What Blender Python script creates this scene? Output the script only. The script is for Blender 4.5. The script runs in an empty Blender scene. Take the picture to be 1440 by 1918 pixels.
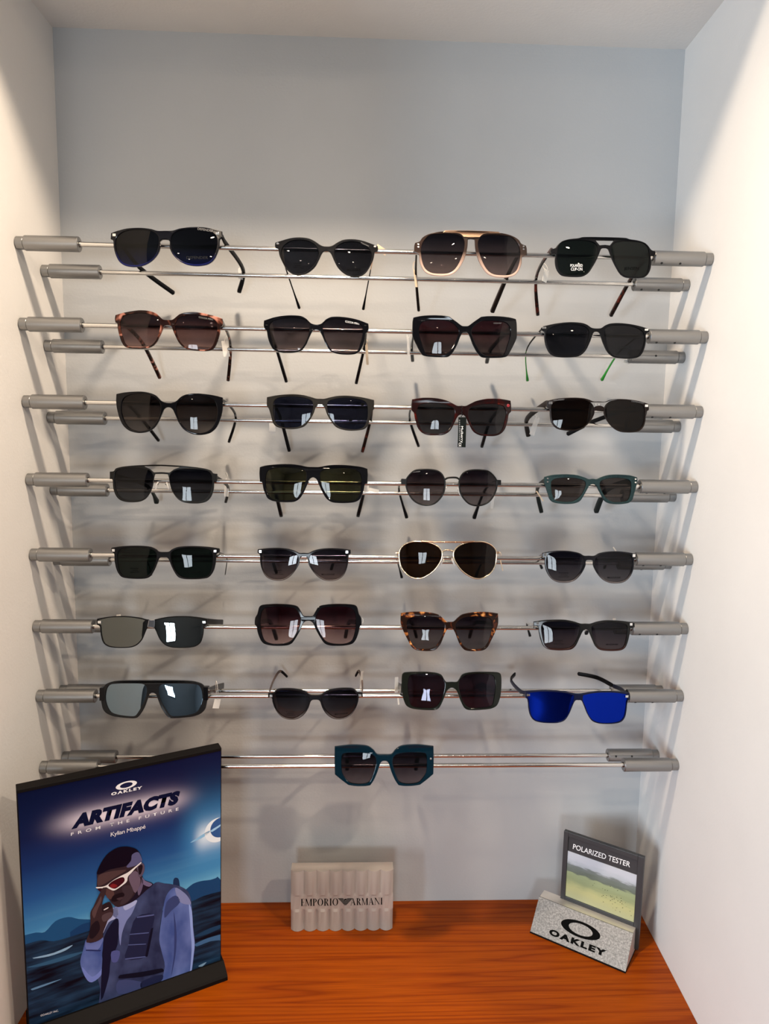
import bpy, bmesh, math, random
from mathutils import Vector, Matrix
from mathutils.geometry import tessellate_polygon
random.seed(4)
SC = bpy.context.scene
COL = SC.collection
# ------------------------------------------------------------------ camera
F_PX = 1330.0
CAM = Vector((-0.01749, -1.10888, 0.79792))
PITCH, YAW, ROLL = 0.12207, 0.03829, 0.0146
_f = Vector((math.sin(YAW)*math.cos(PITCH), math.cos(YAW)*math.cos(PITCH), -math.sin(PITCH)))
_r0 = Vector((math.cos(YAW), -math.sin(YAW), 0))
_u0 = _r0.cross(_f)
_r = _r0*math.cos(ROLL) + _u0*math.sin(ROLL)
_u = -_r0*math.sin(ROLL) + _u0*math.cos(ROLL)
cam = bpy.data.cameras.new('camera')
cam.sensor_fit = 'HORIZONTAL'; cam.sensor_width = 36.0; cam.lens = F_PX*36.0/1440.0
cam.clip_start = 0.02; cam.clip_end = 50
cob = bpy.data.objects.new('camera', cam); COL.objects.link(cob)
cob.matrix_world = Matrix(((_r.x,_u.x,-_f.x,CAM.x),(_r.y,_u.y,-_f.y,CAM.y),(_r.z,_u.z,-_f.z,CAM.z),(0,0,0,1)))
SC.camera = cob
# ------------------------------------------------------------------ world, exposure
SC.view_settings.view_transform = 'Standard'; SC.view_settings.look = 'None'
SC.view_settings.gamma = 1.0; SC.view_settings.use_curve_mapping = False
SC.view_settings.exposure = -0.04
SC.cycles.max_bounces = 7; SC.cycles.diffuse_bounces = 4; SC.cycles.glossy_bounces = 3
SC.cycles.transparent_max_bounces = 24; SC.cycles.transmission_bounces = 5
SC.cycles.use_adaptive_sampling = True; SC.cycles.adaptive_threshold = 0.02
SC.cycles.caustics_reflective = False; SC.cycles.caustics_refractive = False
SC.cycles.sample_clamp_indirect = 6.0
W = bpy.data.worlds.new('daylight'); SC.world = W; W.use_nodes = True
W.node_tree.nodes['Background'].inputs[0].default_value = (0.75, 0.87, 1.0, 1)
W.node_tree.nodes['Background'].inputs[1].default_value = 1.0
# room numbers shared by lights and structure
NW = 0.46; NH = 1.3552; Y_LINTEL = -0.30; Y_FRONT = -0.62
ROOM_X0, ROOM_X1, ROOM_Y = -1.7, 1.6, -4.3
ROOM_Z, FLOOR_Z = 1.52, -0.92
def light_area(name, loc, rot, shape, sx, sy, power, color, spread=math.pi):
    L = bpy.data.lights.new(name, 'AREA'); L.shape = shape; L.size = sx
    if shape == 'RECTANGLE': L.size_y = sy
    L.energy = power; L.color = color; L.spread = spread
    o = bpy.data.objects.new(name, L); COL.objects.link(o); o.location = loc; o.rotation_euler = rot
    return o
# daylight through the shop window in the far wall and an added left-hand one that brightens the right alcove wall
light_area('daylight_far', (-0.45, ROOM_Y-0.03, 0.35), (math.radians(90), 0, 0), 'RECTANGLE', 0.7, 0.75, 56, (0.82, 0.92, 1.0))
light_area('added_daylight_left', (ROOM_X0-0.03, -1.9, 0.45), (math.radians(90), 0, math.radians(-90)), 'RECTANGLE', 0.9, 1.0, 80, (0.74, 0.87, 1.0))
LAMP_POWER = 4.5
LAMP_COL = (1.0, 0.81, 0.61)
# ------------------------------------------------------------------ helpers
def px_ray(px, py):
    return _r*((px-720.0)/F_PX) + _u*(-(py-959.0)/F_PX) + _f
def on_y(px, py, y):
    d = px_ray(px, py); return CAM + d*((y-CAM.y)/d.y)
def on_z(px, py, z):
    d = px_ray(px, py); return CAM + d*((z-CAM.z)/d.z)
def empty(name, loc=(0,0,0), rot=None):
    o = bpy.data.objects.new(name, None); COL.objects.link(o); o.empty_display_size = 0.03
    o.location = loc
    if rot is not None: o.rotation_euler = rot
    return o
def tag(o, label=None, cat=None, group=None, kind=None):
    if label: o['label'] = label
    if cat: o['category'] = cat
    if group: o['group'] = group
    if kind: o['kind'] = kind
    return o
def obj(name, me, mat=None, parent=None, loc=None):
    o = bpy.data.objects.new(name, me); COL.objects.link(o)
    if mat is not None and not me.materials: me.materials.append(mat)
    if parent is not None: o.parent = parent
    if loc is not None: o.location = loc
    return o
def mesh(name, vs, fs, smooth=False, mats=None, mi=None):
    me = bpy.data.meshes.new(name); me.from_pydata([tuple(v) for v in vs], [], fs)
    bm = bmesh.new(); bm.from_mesh(me); bmesh.ops.recalc_face_normals(bm, faces=bm.faces); bm.to_mesh(me); bm.free()
    if smooth: me.polygons.foreach_set('use_smooth', [True]*len(me.polygons))
    me.update(); return me
def sharp(me, deg=40):
    bm = bmesh.new(); bm.from_mesh(me); a = math.radians(deg)
    for e in bm.edges:
        e.smooth = not (len(e.link_faces) == 2 and e.calc_face_angle(0) > a)
    for f in bm.faces: f.smooth = True
    bm.to_mesh(me); bm.free(); return me
def box_me(name, x0, x1, y0, y1, z0, z1, bev=0.0):
    bm = bmesh.new()
    bmesh.ops.create_cube(bm, size=1.0)
    for v in bm.verts:
        v.co = Vector((x0+(v.co.x+.5)*(x1-x0), y0+(v.co.y+.5)*(y1-y0), z0+(v.co.z+.5)*(z1-z0)))
    if bev > 0: bmesh.ops.bevel(bm, geom=list(bm.edges), offset=bev, segments=2, profile=0.5, affect='EDGES')
    me = bpy.data.meshes.new(name); bm.to_mesh(me); bm.free()
    return me
def lathe_x(name, prof, n=28):
    """profile [(x, r)] turned about the X axis"""
    vs, fs = [], []
    for x, r in prof:
        for k in range(n):
            a = 2*math.pi*k/n; vs.append((x, r*math.cos(a), r*math.sin(a)))
    for i in range(len(prof)-1):
        for k in range(n):
            fs.append((i*n+k, i*n+(k+1)%n, (i+1)*n+(k+1)%n, (i+1)*n+k))
    fs.append(tuple(range(n-1, -1, -1))); fs.append(tuple((len(prof)-1)*n+k for k in range(n)))
    return sharp(mesh(name, vs, fs), 35)
def tube_me(name, pts, rad, n=8, closed=False):
    pts = [Vector(p) for p in pts]; m = len(pts); vs, fs = [], []
    up = Vector((0.13, 0.2, 1)).normalized()
    for i, p in enumerate(pts):
        a = pts[(i-1) % m] if (closed or i > 0) else p
        b = pts[(i+1) % m] if (closed or i < m-1) else p
        t = (b-a).normalized(); s = t.cross(up)
        if s.length < 1e-4: s = t.cross(Vector((1,0,0)))
        s.normalize(); q = s.cross(t)
        rr = rad[i] if isinstance(rad, (list, tuple)) else rad
        for k in range(n):
            an = 2*math.pi*k/n; vs.append(p + s*(rr*math.cos(an)) + q*(rr*math.sin(an)))
    R = m if closed else m-1
    for i in range(R):
        j = (i+1) % m
        for k in range(n): fs.append((i*n+k, i*n+(k+1)%n, j*n+(k+1)%n, j*n+k))
    if not closed:
        fs.append(tuple(range(n))); fs.append(tuple((m-1)*n+k for k in range(n-1, -1, -1)))
    return mesh(name, vs, fs, True)
def spline(pts, sub=5, closed=True):
    """Catmull-Rom through 2D/3D points; a point given as (p, True) is a corner"""
    P = [Vector(p[0]) for p in pts]; K = [p[1] for p in pts]; n = len(P); out = []
    T = []
    for i in range(n):
        a = P[(i-1) % n] if (closed or i > 0) else P[i]
        b = P[(i+1) % n] if (closed or i < n-1) else P[i]
        T.append(Vector(a*0) if K[i] else (b-a)*0.5)
    R = n if closed else n-1
    for i in range(R):
        j = (i+1) % n
        L = (P[j]-P[i]).length
        ti, tj = T[i], T[j]
        if ti.length > L: ti = ti*(L/ti.length)
        if tj.length > L: tj = tj*(L/tj.length)
        for s in range(sub):
            t = s/sub; t2 = t*t; t3 = t2*t
            out.append(P[i]*(2*t3-3*t2+1) + ti*(t3-2*t2+t) + P[j]*(-2*t3+3*t2) + tj*(t3-t2))
    if not closed: out.append(P[-1])
    return out
def parse(s):
    o = []
    for w in s.split():
        c = w.endswith('*'); w = w.rstrip('*'); x, y = w.split(',')
        o.append(((float(x), float(y)), c))
    return o
def area2(p): return sum(p[i].x*p[(i+1) % len(p)].y - p[(i+1) % len(p)].x*p[i].y for i in range(len(p)))*0.5
def inset(p, d):
    """moves a closed ccw polyline inward by d"""
    n = len(p); out = []
    for i in range(n):
        a, b, c = p[i-1], p[i], p[(i+1) % n]
        e = (c-a)
        if e.length < 1e-9: out.append(b.copy()); continue
        e.normalize(); out.append(b + Vector((-e.y, e.x))*d)
    return out
def dedupe(p, eps=1e-5):
    o = []
    for q in p:
        if not o or (q-o[-1]).length > eps: o.append(q)
    if len(o) > 2 and (o[0]-o[-1]).length < eps: o.pop()
    return o
def plate(name, loops, t, bev, surf):
    """solid plate from outer loop + hole loops (2D), thickness t, rounded edges, bent by surf(x,z)->y"""
    L2 = []
    for i, l in enumerate(loops):
        l = dedupe(l)
        if (area2(l) > 0) != (i == 0): l = l[::-1]     # outer ccw, holes cw: inset() shrinks material in both cases
        L2.append(l)
    levels = [(bev, 0.0), (bev*.3, bev*.3), (0.0, bev), (0.0, t-bev), (bev*.3, t-bev*.3), (bev, t)]
    vs, fs = [], []; idx = []
    for li, (d, y) in enumerate(levels):
        row = []
        for l in L2:
            q = inset(l, d) if d > 0 else l
            st = len(vs)
            for p in q: vs.append((p.x, surf(p.x, p.y)+y, p.y))
            row.append((st, len(l)))
        idx.append(row)
    for li in range(len(levels)-1):
        for (a, n), (b, _) in zip(idx[li], idx[li+1]):
            for k in range(n): fs.append((a+k, a+(k+1) % n, b+(k+1) % n, b+k))
    polys = [[Vector((p.x, p.y, 0)) for p in inset(l, bev)] for l in L2]
    tris = tessellate_polygon(polys)
    st0, st1 = idx[0][0][0], idx[-1][0][0]
    for a, b, c in tris:
        fs.append((st0+a, st0+b, st0+c)); fs.append((st1+c, st1+b, st1+a))
    return sharp(mesh(name, vs, fs, True), 18)
def dome(name, loop, surf, sag, t):
    """lens: closed 2D outline filled with rings, bulging forward (-y) by sag, thickness t"""
    loop = dedupe(loop)
    cx = sum(p.x for p in loop)/len(loop); cz = sum(p.y for p in loop)/len(loop); c = Vector((cx, cz))
    rs = [1.0, .93, .8, .6, .4, .2]; n = len(loop); vs, fs = [], []
    for side in (0, 1):
        for r in rs:
            for p in loop:
                q = c + (p-c)*r
                vs.append((q.x, surf(q.x, q.y) - sag*(1-r*r) + side*t, q.y))
        vs.append((cx, surf(cx, cz) - sag + side*t, cz))
    N = len(rs)*n+1
    for side in (0, 1):
        o = side*N
        for i in range(len(rs)-1):
            for k in range(n): fs.append((o+i*n+k, o+i*n+(k+1) % n, o+(i+1)*n+(k+1) % n, o+(i+1)*n+k))
        for k in range(n): fs.append((o+(len(rs)-1)*n+k, o+(len(rs)-1)*n+(k+1) % n, o+N-1))
    for k in range(n): fs.append((k, (k+1) % n, N+(k+1) % n, N+k))
    return sharp(mesh(name, vs, fs, True), 50)
def text_me(s, bold=0.0, spacing=1.0, shear=0.0):
    cu = bpy.data.curves.new('lettering', 'FONT'); cu.body = s; cu.offset = bold; cu.space_character = spacing
    cu.shear = shear; cu.resolution_u = 3; cu.fill_mode = 'FRONT'
    o = bpy.data.objects.new('lettering_source', cu)
    me = bpy.data.meshes.new_from_object(o)
    bpy.data.objects.remove(o); bpy.data.curves.remove(cu)
    me.materials.clear()
    return me
def fit_text(me, fn):
    """normalises x,y of a text mesh to 0..1 and maps each vertex through fn(u, v)"""
    xs = [v.co.x for v in me.vertices]; ys = [v.co.y for v in me.vertices]
    x0, x1, y0, y1 = min(xs), max(xs), min(ys), max(ys)
    for v in me.vertices: v.co = fn((v.co.x-x0)/(x1-x0), (v.co.y-y0)/(y1-y0))
    me.update(); return me
# ------------------------------------------------------------------ materials
def new_mat(name):
    m = bpy.data.materials.new(name); m.use_nodes = True
    nt = m.node_tree; b = nt.nodes['Principled BSDF']; return m, nt, b
def pbr(name, col, rough=0.5, metal=0.0, coat=0.0, spec=0.5, noise=0.0, nscale=60, bump=0.0, bscale=200):
    m, nt, b = new_mat(name)
    b.inputs['Base Color'].default_value = (*col, 1); b.inputs['Roughness'].default_value = rough
    b.inputs['Metallic'].default_value = metal; b.inputs['Coat Weight'].default_value = coat
    b.inputs['Coat Roughness'].default_value = 0.05
    b.inputs['Specular IOR Level'].default_value = spec
    if noise > 0 or bump > 0:
        tc = nt.nodes.new('ShaderNodeTexCoord')
    if noise > 0:
        n = nt.nodes.new('ShaderNodeTexNoise'); n.inputs['Scale'].default_value = nscale; n.inputs['Detail'].default_value = 4
        nt.links.new(tc.outputs['Object'], n.inputs['Vector'])
        mx = nt.nodes.new('ShaderNodeMix'); mx.data_type = 'RGBA'
        mx.inputs[6].default_value = (*[max(0, c*(1-noise)) for c in col], 1); mx.inputs[7].default_value = (*[min(1, c*(1+noise)) for c in col], 1)
        nt.links.new(n.outputs['Fac'], mx.inputs[0]); nt.links.new(mx.outputs[2], b.inputs['Base Color'])
    if bump > 0:
        n2 = nt.nodes.new('ShaderNodeTexNoise'); n2.inputs['Scale'].default_value = bscale; n2.inputs['Detail'].default_value = 3
        nt.links.new(tc.outputs['Object'], n2.inputs['Vector'])
        bp = nt.nodes.new('ShaderNodeBump'); bp.inputs['Strength'].default_value = bump; bp.inputs['Distance'].default_value = 0.001
        nt.links.new(n2.outputs['Fac'], bp.inputs['Height']); nt.links.new(bp.outputs['Normal'], b.inputs['Normal'])
    return m
def ramp(nt, stops, interp='LINEAR'):
    r = nt.nodes.new('ShaderNodeValToRGB'); cr = r.color_ramp; cr.interpolation = interp
    while len(cr.elements) > 1: cr.elements.remove(cr.elements[-1])
    cr.elements[0].position = stops[0][0]; cr.elements[0].color = (*stops[0][1], 1)
    for p, c in stops[1:]:
        e = cr.elements.new(p); e.color = (*c, 1)
    return r
def paint(name, col, streak=0.25, mottled=0.03):
    m, nt, b = new_mat(name); b.inputs['Roughness'].default_value = 0.62; b.inputs['Specular IOR Level'].default_value = 0.3
    tc = nt.nodes.new('ShaderNodeTexCoord'); mp = nt.nodes.new('ShaderNodeMapping')
    mp.inputs['Scale'].default_value = (6, 6, 120)
    nt.links.new(tc.outputs['Object'], mp.inputs['Vector'])
    n = nt.nodes.new('ShaderNodeTexNoise'); n.inputs['Scale'].default_value = 3; n.inputs['Detail'].default_value = 5
    nt.links.new(mp.outputs['Vector'], n.inputs['Vector'])
    n2 = nt.nodes.new('ShaderNodeTexNoise'); n2.inputs['Scale'].default_value = 260; n2.inputs['Detail'].default_value = 2
    nt.links.new(tc.outputs['Object'], n2.inputs['Vector'])
    ad = nt.nodes.new('ShaderNodeMath'); ad.operation = 'MULTIPLY_ADD'; ad.inputs[1].default_value = streak
    nt.links.new(n.outputs['Fac'], ad.inputs[0]); nt.links.new(n2.outputs['Fac'], ad.inputs[2])
    bp = nt.nodes.new('ShaderNodeBump'); bp.inputs['Strength'].default_value = 0.25; bp.inputs['Distance'].default_value = 0.0008
    nt.links.new(ad.outputs[0], bp.inputs['Height']); nt.links.new(bp.outputs['Normal'], b.inputs['Normal'])
    n3 = nt.nodes.new('ShaderNodeTexNoise'); n3.inputs['Scale'].default_value = 5; n3.inputs['Detail'].default_value = 4
    nt.links.new(tc.outputs['Object'], n3.inputs['Vector'])
    r = ramp(nt, [(0.3, tuple(c*(1-mottled) for c in col)), (0.7, tuple(min(1, c*(1+mottled)) for c in col))])
    nt.links.new(n3.outputs['Fac'], r.inputs[0]); nt.links.new(r.outputs[0], b.inputs['Base Color'])
    return m
def wood(name):
    m, nt, b = new_mat(name); b.inputs['Roughness'].default_value = 0.30; b.inputs['Specular IOR Level'].default_value = 0.12
    tc = nt.nodes.new('ShaderNodeTexCoord'); mp = nt.nodes.new('ShaderNodeMapping')
    mp.inputs['Scale'].default_value = (0.8, 30, 30); nt.links.new(tc.outputs['Object'], mp.inputs['Vector'])
    n0 = nt.nodes.new('ShaderNodeTexNoise'); n0.inputs['Scale'].default_value = 1.0; n0.inputs['Detail'].default_value = 1.5
    n0.inputs['Distortion'].default_value = 0.15; nt.links.new(mp.outputs['Vector'], n0.inputs['Vector'])
    ml = nt.nodes.new('ShaderNodeMath'); ml.operation = 'MULTIPLY'; ml.inputs[1].default_value = 9.0; nt.links.new(n0.outputs['Fac'], ml.inputs[0])
    fr = nt.nodes.new('ShaderNodeMath'); fr.operation = 'FRACT'; nt.links.new(ml.outputs[0], fr.inputs[0])
    r = ramp(nt, [(0.0, (0.20, 0.030, 0.001)), (0.12, (0.26, 0.044, 0.0015)), (0.5, (0.32, 0.062, 0.002)), (0.88, (0.275, 0.050, 0.0015)), (1.0, (0.20, 0.030, 0.001))])
    nt.links.new(fr.outputs[0], r.inputs[0])
    mp2 = nt.nodes.new('ShaderNodeMapping'); mp2.inputs['Scale'].default_value = (5, 190, 190); nt.links.new(tc.outputs['Object'], mp2.inputs['Vector'])
    n2 = nt.nodes.new('ShaderNodeTexNoise'); n2.inputs['Scale'].default_value = 3; n2.inputs['Detail'].default_value = 4; nt.links.new(mp2.outputs['Vector'], n2.inputs['Vector'])
    r2 = ramp(nt, [(0.3, (0.80, 0.76, 0.72)), (0.65, (1.08, 1.08, 1.08))]); nt.links.new(n2.outputs['Fac'], r2.inputs[0])
    mx = nt.nodes.new('ShaderNodeMix'); mx.data_type = 'RGBA'; mx.blend_type = 'MULTIPLY'; mx.inputs[0].default_value = 1.0
    nt.links.new(r.outputs[0], mx.inputs[6]); nt.links.new(r2.outputs[0], mx.inputs[7]); nt.links.new(mx.outputs[2], b.inputs['Base Color'])
    bp = nt.nodes.new('ShaderNodeBump'); bp.inputs['Strength'].default_value = 0.06; bp.inputs['Distance'].default_value = 0.001
    nt.links.new(n2.outputs['Fac'], bp.inputs['Height']); nt.links.new(bp.outputs['Normal'], b.inputs['Normal'])
    return m
def brushed(name, col, rough, scale=(3, 120, 120)):
    m, nt, b = new_mat(name); b.inputs['Metallic'].default_value = 1.0; b.inputs['Base Color'].default_value = (*col, 1)
    tc = nt.nodes.new('ShaderNodeTexCoord'); mp = nt.nodes.new('ShaderNodeMapping'); mp.inputs['Scale'].default_value = scale
    nt.links.new(tc.outputs['Object'], mp.inputs['Vector'])
    n = nt.nodes.new('ShaderNodeTexNoise'); n.inputs['Scale'].default_value = 6; n.inputs['Detail'].default_value = 4
    nt.links.new(mp.outputs['Vector'], n.inputs['Vector'])
    mr = nt.nodes.new('ShaderNodeMapRange'); mr.inputs['To Min'].default_value = rough*0.75; mr.inputs['To Max'].default_value = min(1, rough*1.3)
    nt.links.new(n.outputs['Fac'], mr.inputs['Value']); nt.links.new(mr.outputs['Result'], b.inputs['Roughness'])
    bp = nt.nodes.new('ShaderNodeBump'); bp.inputs['Strength'].default_value = 0.15; bp.inputs['Distance'].default_value = 0.0005
    nt.links.new(n.outputs['Fac'], bp.inputs['Height']); nt.links.new(bp.outputs['Normal'], b.inputs['Normal'])
    return m
def tortoise(name, stops, scale=90, rough=0.12):
    m, nt, b = new_mat(name); b.inputs['Roughness'].default_value = rough; b.inputs['Specular IOR Level'].default_value = 0.18; b.inputs['Coat Roughness'].default_value = 0.04
    tc = nt.nodes.new('ShaderNodeTexCoord')
    n = nt.nodes.new('ShaderNodeTexNoise'); n.inputs['Scale'].default_value = scale; n.inputs['Detail'].default_value = 1.5; n.inputs['Distortion'].default_value = 0.8
    nt.links.new(tc.outputs['Object'], n.inputs['Vector'])
    r = ramp(nt, stops); nt.links.new(n.outputs['Fac'], r.inputs[0]); nt.links.new(r.outputs[0], b.inputs['Base Color'])
    return m
def fade(name, top, bottom, p0=0.15, p1=0.6, rough=0.15, clear=0.0):
    """acetate dyed from top colour to bottom colour, the bottom partly see-through"""
    m, nt, b = new_mat(name); b.inputs['Roughness'].default_value = rough; b.inputs['Specular IOR Level'].default_value = 0.18; b.inputs['Coat Roughness'].default_value = 0.04
    tc = nt.nodes.new('ShaderNodeTexCoord'); sp = nt.nodes.new('ShaderNodeSeparateXYZ'); nt.links.new(tc.outputs['Generated'], sp.inputs[0])
    r = ramp(nt, [(p0, bottom), (p1, top)]); nt.links.new(sp.outputs['Z'], r.inputs[0]); nt.links.new(r.outputs[0], b.inputs['Base Color'])
    if clear > 0:
        r2 = ramp(nt, [(p0, (1-clear,)*3), (p1, (1, 1, 1))]); nt.links.new(sp.outputs['Z'], r2.inputs[0]); nt.links.new(r2.outputs[0], b.inputs['Alpha'])
    return m
def lens_mat(name, top, bot, mirror=0.0, mcol=(1, 1, 1), p0=0.1, p1=0.9, coat=1.0):
    """tinted lens: coloured see-through filter under a clear glossy (or mirror-coated) face; the dye may fade downwards"""
    m = bpy.data.materials.new(name); m.use_nodes = True; nt = m.node_tree; nt.nodes.clear()
    out = nt.nodes.new('ShaderNodeOutputMaterial'); mix = nt.nodes.new('ShaderNodeMixShader')
    tr = nt.nodes.new('ShaderNodeBsdfTransparent'); gl = nt.nodes.new('ShaderNodeBsdfGlossy')
    gl.inputs['Roughness'].default_value = 0.0; gl.inputs['Color'].default_value = (*mcol, 1)
    tc = nt.nodes.new('ShaderNodeTexCoord'); sp = nt.nodes.new('ShaderNodeSeparateXYZ'); nt.links.new(tc.outputs['Generated'], sp.inputs[0])
    sq = lambda c: tuple(math.sqrt(max(0, v)) for v in c)      # light passes two faces
    r = ramp(nt, [(p0, sq(bot)), (p1, sq(top))]); nt.links.new(sp.outputs['Z'], r.inputs[0]); nt.links.new(r.outputs[0], tr.inputs['Color'])
    lw = nt.nodes.new('ShaderNodeLayerWeight'); lw.inputs['Blend'].default_value = 0.5          # Schlick: 0.04 + 0.96 (1-cos)^5
    pw = nt.nodes.new('ShaderNodeMath'); pw.operation = 'POWER'; pw.inputs[1].default_value = 5.0; nt.links.new(lw.outputs['Facing'], pw.inputs[0])
    mu = nt.nodes.new('ShaderNodeMath'); mu.operation = 'MULTIPLY_ADD'; mu.inputs[1].default_value = 0.5; mu.inputs[2].default_value = 0.014*coat + mirror; mu.use_clamp = True
    nt.links.new(pw.outputs[0], mu.inputs[0])
    nt.links.new(mu.outputs[0], mix.inputs[0]); nt.links.new(tr.outputs[0], mix.inputs[1]); nt.links.new(gl.outputs[0], mix.inputs[2])
    nt.links.new(mix.outputs[0], out.inputs['Surface'])
    return m
def crystal(name, col, alpha, rough=0.08):
    m, nt, b = new_mat(name); b.inputs['Base Color'].default_value = (*col, 1); b.inputs['Roughness'].default_value = rough
    b.inputs['Alpha'].default_value = alpha; b.inputs['Specular IOR Level'].default_value = 0.2
    return m
M = {}
M['wall_white'] = paint('white_wall_paint', (0.72, 0.705, 0.685))
M['wall_grey'] = paint('grey_wall_paint', (0.43, 0.435, 0.44), streak=0.5, mottled=0.03)
M['ceiling'] = paint('ceiling_paint', (0.74, 0.71, 0.68), streak=0.0)
M['room'] = pbr('room_paint', (0.22, 0.22, 0.23), 0.8)
M['room_ceiling'] = pbr('room_ceiling_paint', (0.30, 0.29, 0.28), 0.9)
M['room_dark'] = pbr('room_panel_dark', (0.10, 0.10, 0.11), 0.6)
M['room_blue'] = pbr('room_panel_blue', (0.05, 0.12, 0.32), 0.6)
M['floor'] = pbr('grey_floor', (0.10, 0.095, 0.09), 0.4, noise=0.2, nscale=6)
M['wood'] = wood('cherry_wood_veneer')
M['steel_rod'] = brushed('polished_steel', (0.68, 0.66, 0.63), 0.17)
M['steel_holder'] = brushed('satin_steel', (0.30, 0.297, 0.293), 0.36, (60, 60, 60))
M['hole'] = pbr('screw_hole_black', (0.006, 0.006, 0.006), 0.5)
M['black'] = pbr('black_acetate', (0.003, 0.003, 0.004), 0.06, spec=0.20)
M['matte'] = pbr('matte_black', (0.006, 0.006, 0.007), 0.36, spec=0.06)
M['sparkle'] = pbr('black_glitter', (0.005, 0.005, 0.006), 0.35, spec=0.10, noise=0.9, nscale=900, bump=0.3, bscale=1200)
M['charcoal'] = pbr('charcoal_matte', (0.016, 0.015, 0.014), 0.55, spec=0.08)
M['navy'] = pbr('navy_matte', (0.004, 0.006, 0.025), 0.38, spec=0.15)
M['brown_black'] = pbr('brown_black', (0.008, 0.004, 0.003), 0.35, spec=0.15)
M['metal_black'] = pbr('black_metal', (0.006, 0.006, 0.006), 0.35, spec=0.18)
M['gold'] = pbr('rose_gold_metal', (0.78, 0.50, 0.32), 0.22, metal=1.0)
M['goldlight'] = pbr('pale_gold_metal', (0.88, 0.72, 0.52), 0.18, metal=1.0)
M['silver'] = pbr('silver_inlay', (0.85, 0.84, 0.82), 0.18, metal=1.0)
M['chrome'] = pbr('chrome', (0.8, 0.8, 0.82), 0.06, metal=1.0)
M['teal'] = pbr('teal_speckled', (0.016, 0.033, 0.035), 0.5, spec=0.08, noise=0.85, nscale=700, bump=0.4, bscale=900)
M['tealdark'] = pbr('dark_green_grey', (0.010, 0.014, 0.013), 0.5, spec=0.15)
M['green'] = pbr('green_rubber', (0.01, 0.22, 0.015), 0.4)
M['pink_tort'] = tortoise('pink_tortoise', [(0.0, (0.006, 0.003, 0.003)), (0.50, (0.013, 0.005, 0.004)), (0.57, (0.10, 0.03, 0.018)), (0.64, (0.40, 0.17, 0.125)), (0.8, (0.48, 0.24, 0.18))], 75)
M['red_tort'] = tortoise('red_tortoise', [(0.0, (0.006, 0.003, 0.003)), (0.50, (0.012, 0.004, 0.004)), (0.68, (0.03, 0.003, 0.002)), (0.82, (0.14, 0.013, 0.006))], 95)
M['amber_tort'] = tortoise('amber_tortoise', [(0.0, (0.008, 0.004, 0.003)), (0.50, (0.012, 0.005, 0.003)), (0.58, (0.07, 0.016, 0.006)), (0.66, (0.38, 0.14, 0.035)), (0.8, (0.65, 0.36, 0.14))], 105)
M['dark_tort'] = tortoise('dark_tortoise', [(0.0, (0.006, 0.004, 0.003)), (0.5, (0.010, 0.005, 0.004)), (0.65, (0.09, 0.014, 0.008)), (0.8, (0.16, 0.03, 0.015))], 80)
M['brown_fade'] = fade('brown_to_rose_acetate', (0.030, 0.018, 0.014), (0.80, 0.55, 0.44), 0.05, 0.55, clear=0.35)
M['grey_fade'] = fade('black_to_grey_acetate', (0.006, 0.006, 0.008), (0.10, 0.085, 0.085), 0.02, 0.35, clear=0.2)
M['blue_fade'] = fade('black_to_blue_acetate', (0.004, 0.004, 0.006), (0.006, 0.009, 0.075), 0.03, 0.4)
M['tort_fade'] = fade('black_to_tortoise_acetate', (0.008, 0.008, 0.008), (0.030, 0.008, 0.006), 0.0, 0.25)
M['smoke'] = crystal('smoke_crystal', (0.010, 0.010, 0.011), 0.90)
M['olive'] = crystal('olive_crystal', (0.007, 0.0085, 0.0065), 0.95)
M['petrol'] = crystal('petrol_crystal', (0.001, 0.012, 0.023), 0.95)
M['brown_crystal'] = crystal('brown_crystal', (0.12, 0.07, 0.055), 0.88)
M['clear_plastic'] = crystal('clear_plastic', (0.85, 0.83, 0.80), 0.38)
M['label_white'] = pbr('white_label', (0.80, 0.77, 0.72), 0.6)
M['label_beige'] = pbr('beige_label', (0.78, 0.60, 0.42), 0.5)
M['label_black'] = pbr('black_card', (0.005, 0.007, 0.006), 0.5, spec=0.08)
M['print_white'] = pbr('white_print', (0.85, 0.85, 0.85), 0.5)
M['print_grey'] = pbr('grey_print', (0.16, 0.16, 0.165), 0.6)
M['print_dim'] = pbr('dim_print', (0.016, 0.017, 0.017), 0.6, spec=0.1)
M['print_black'] = pbr('black_print', (0.001, 0.001, 0.001), 0.6, spec=0.05)
M['red_dot'] = pbr('red_dot', (0.25, 0.01, 0.015), 0.4)
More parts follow.
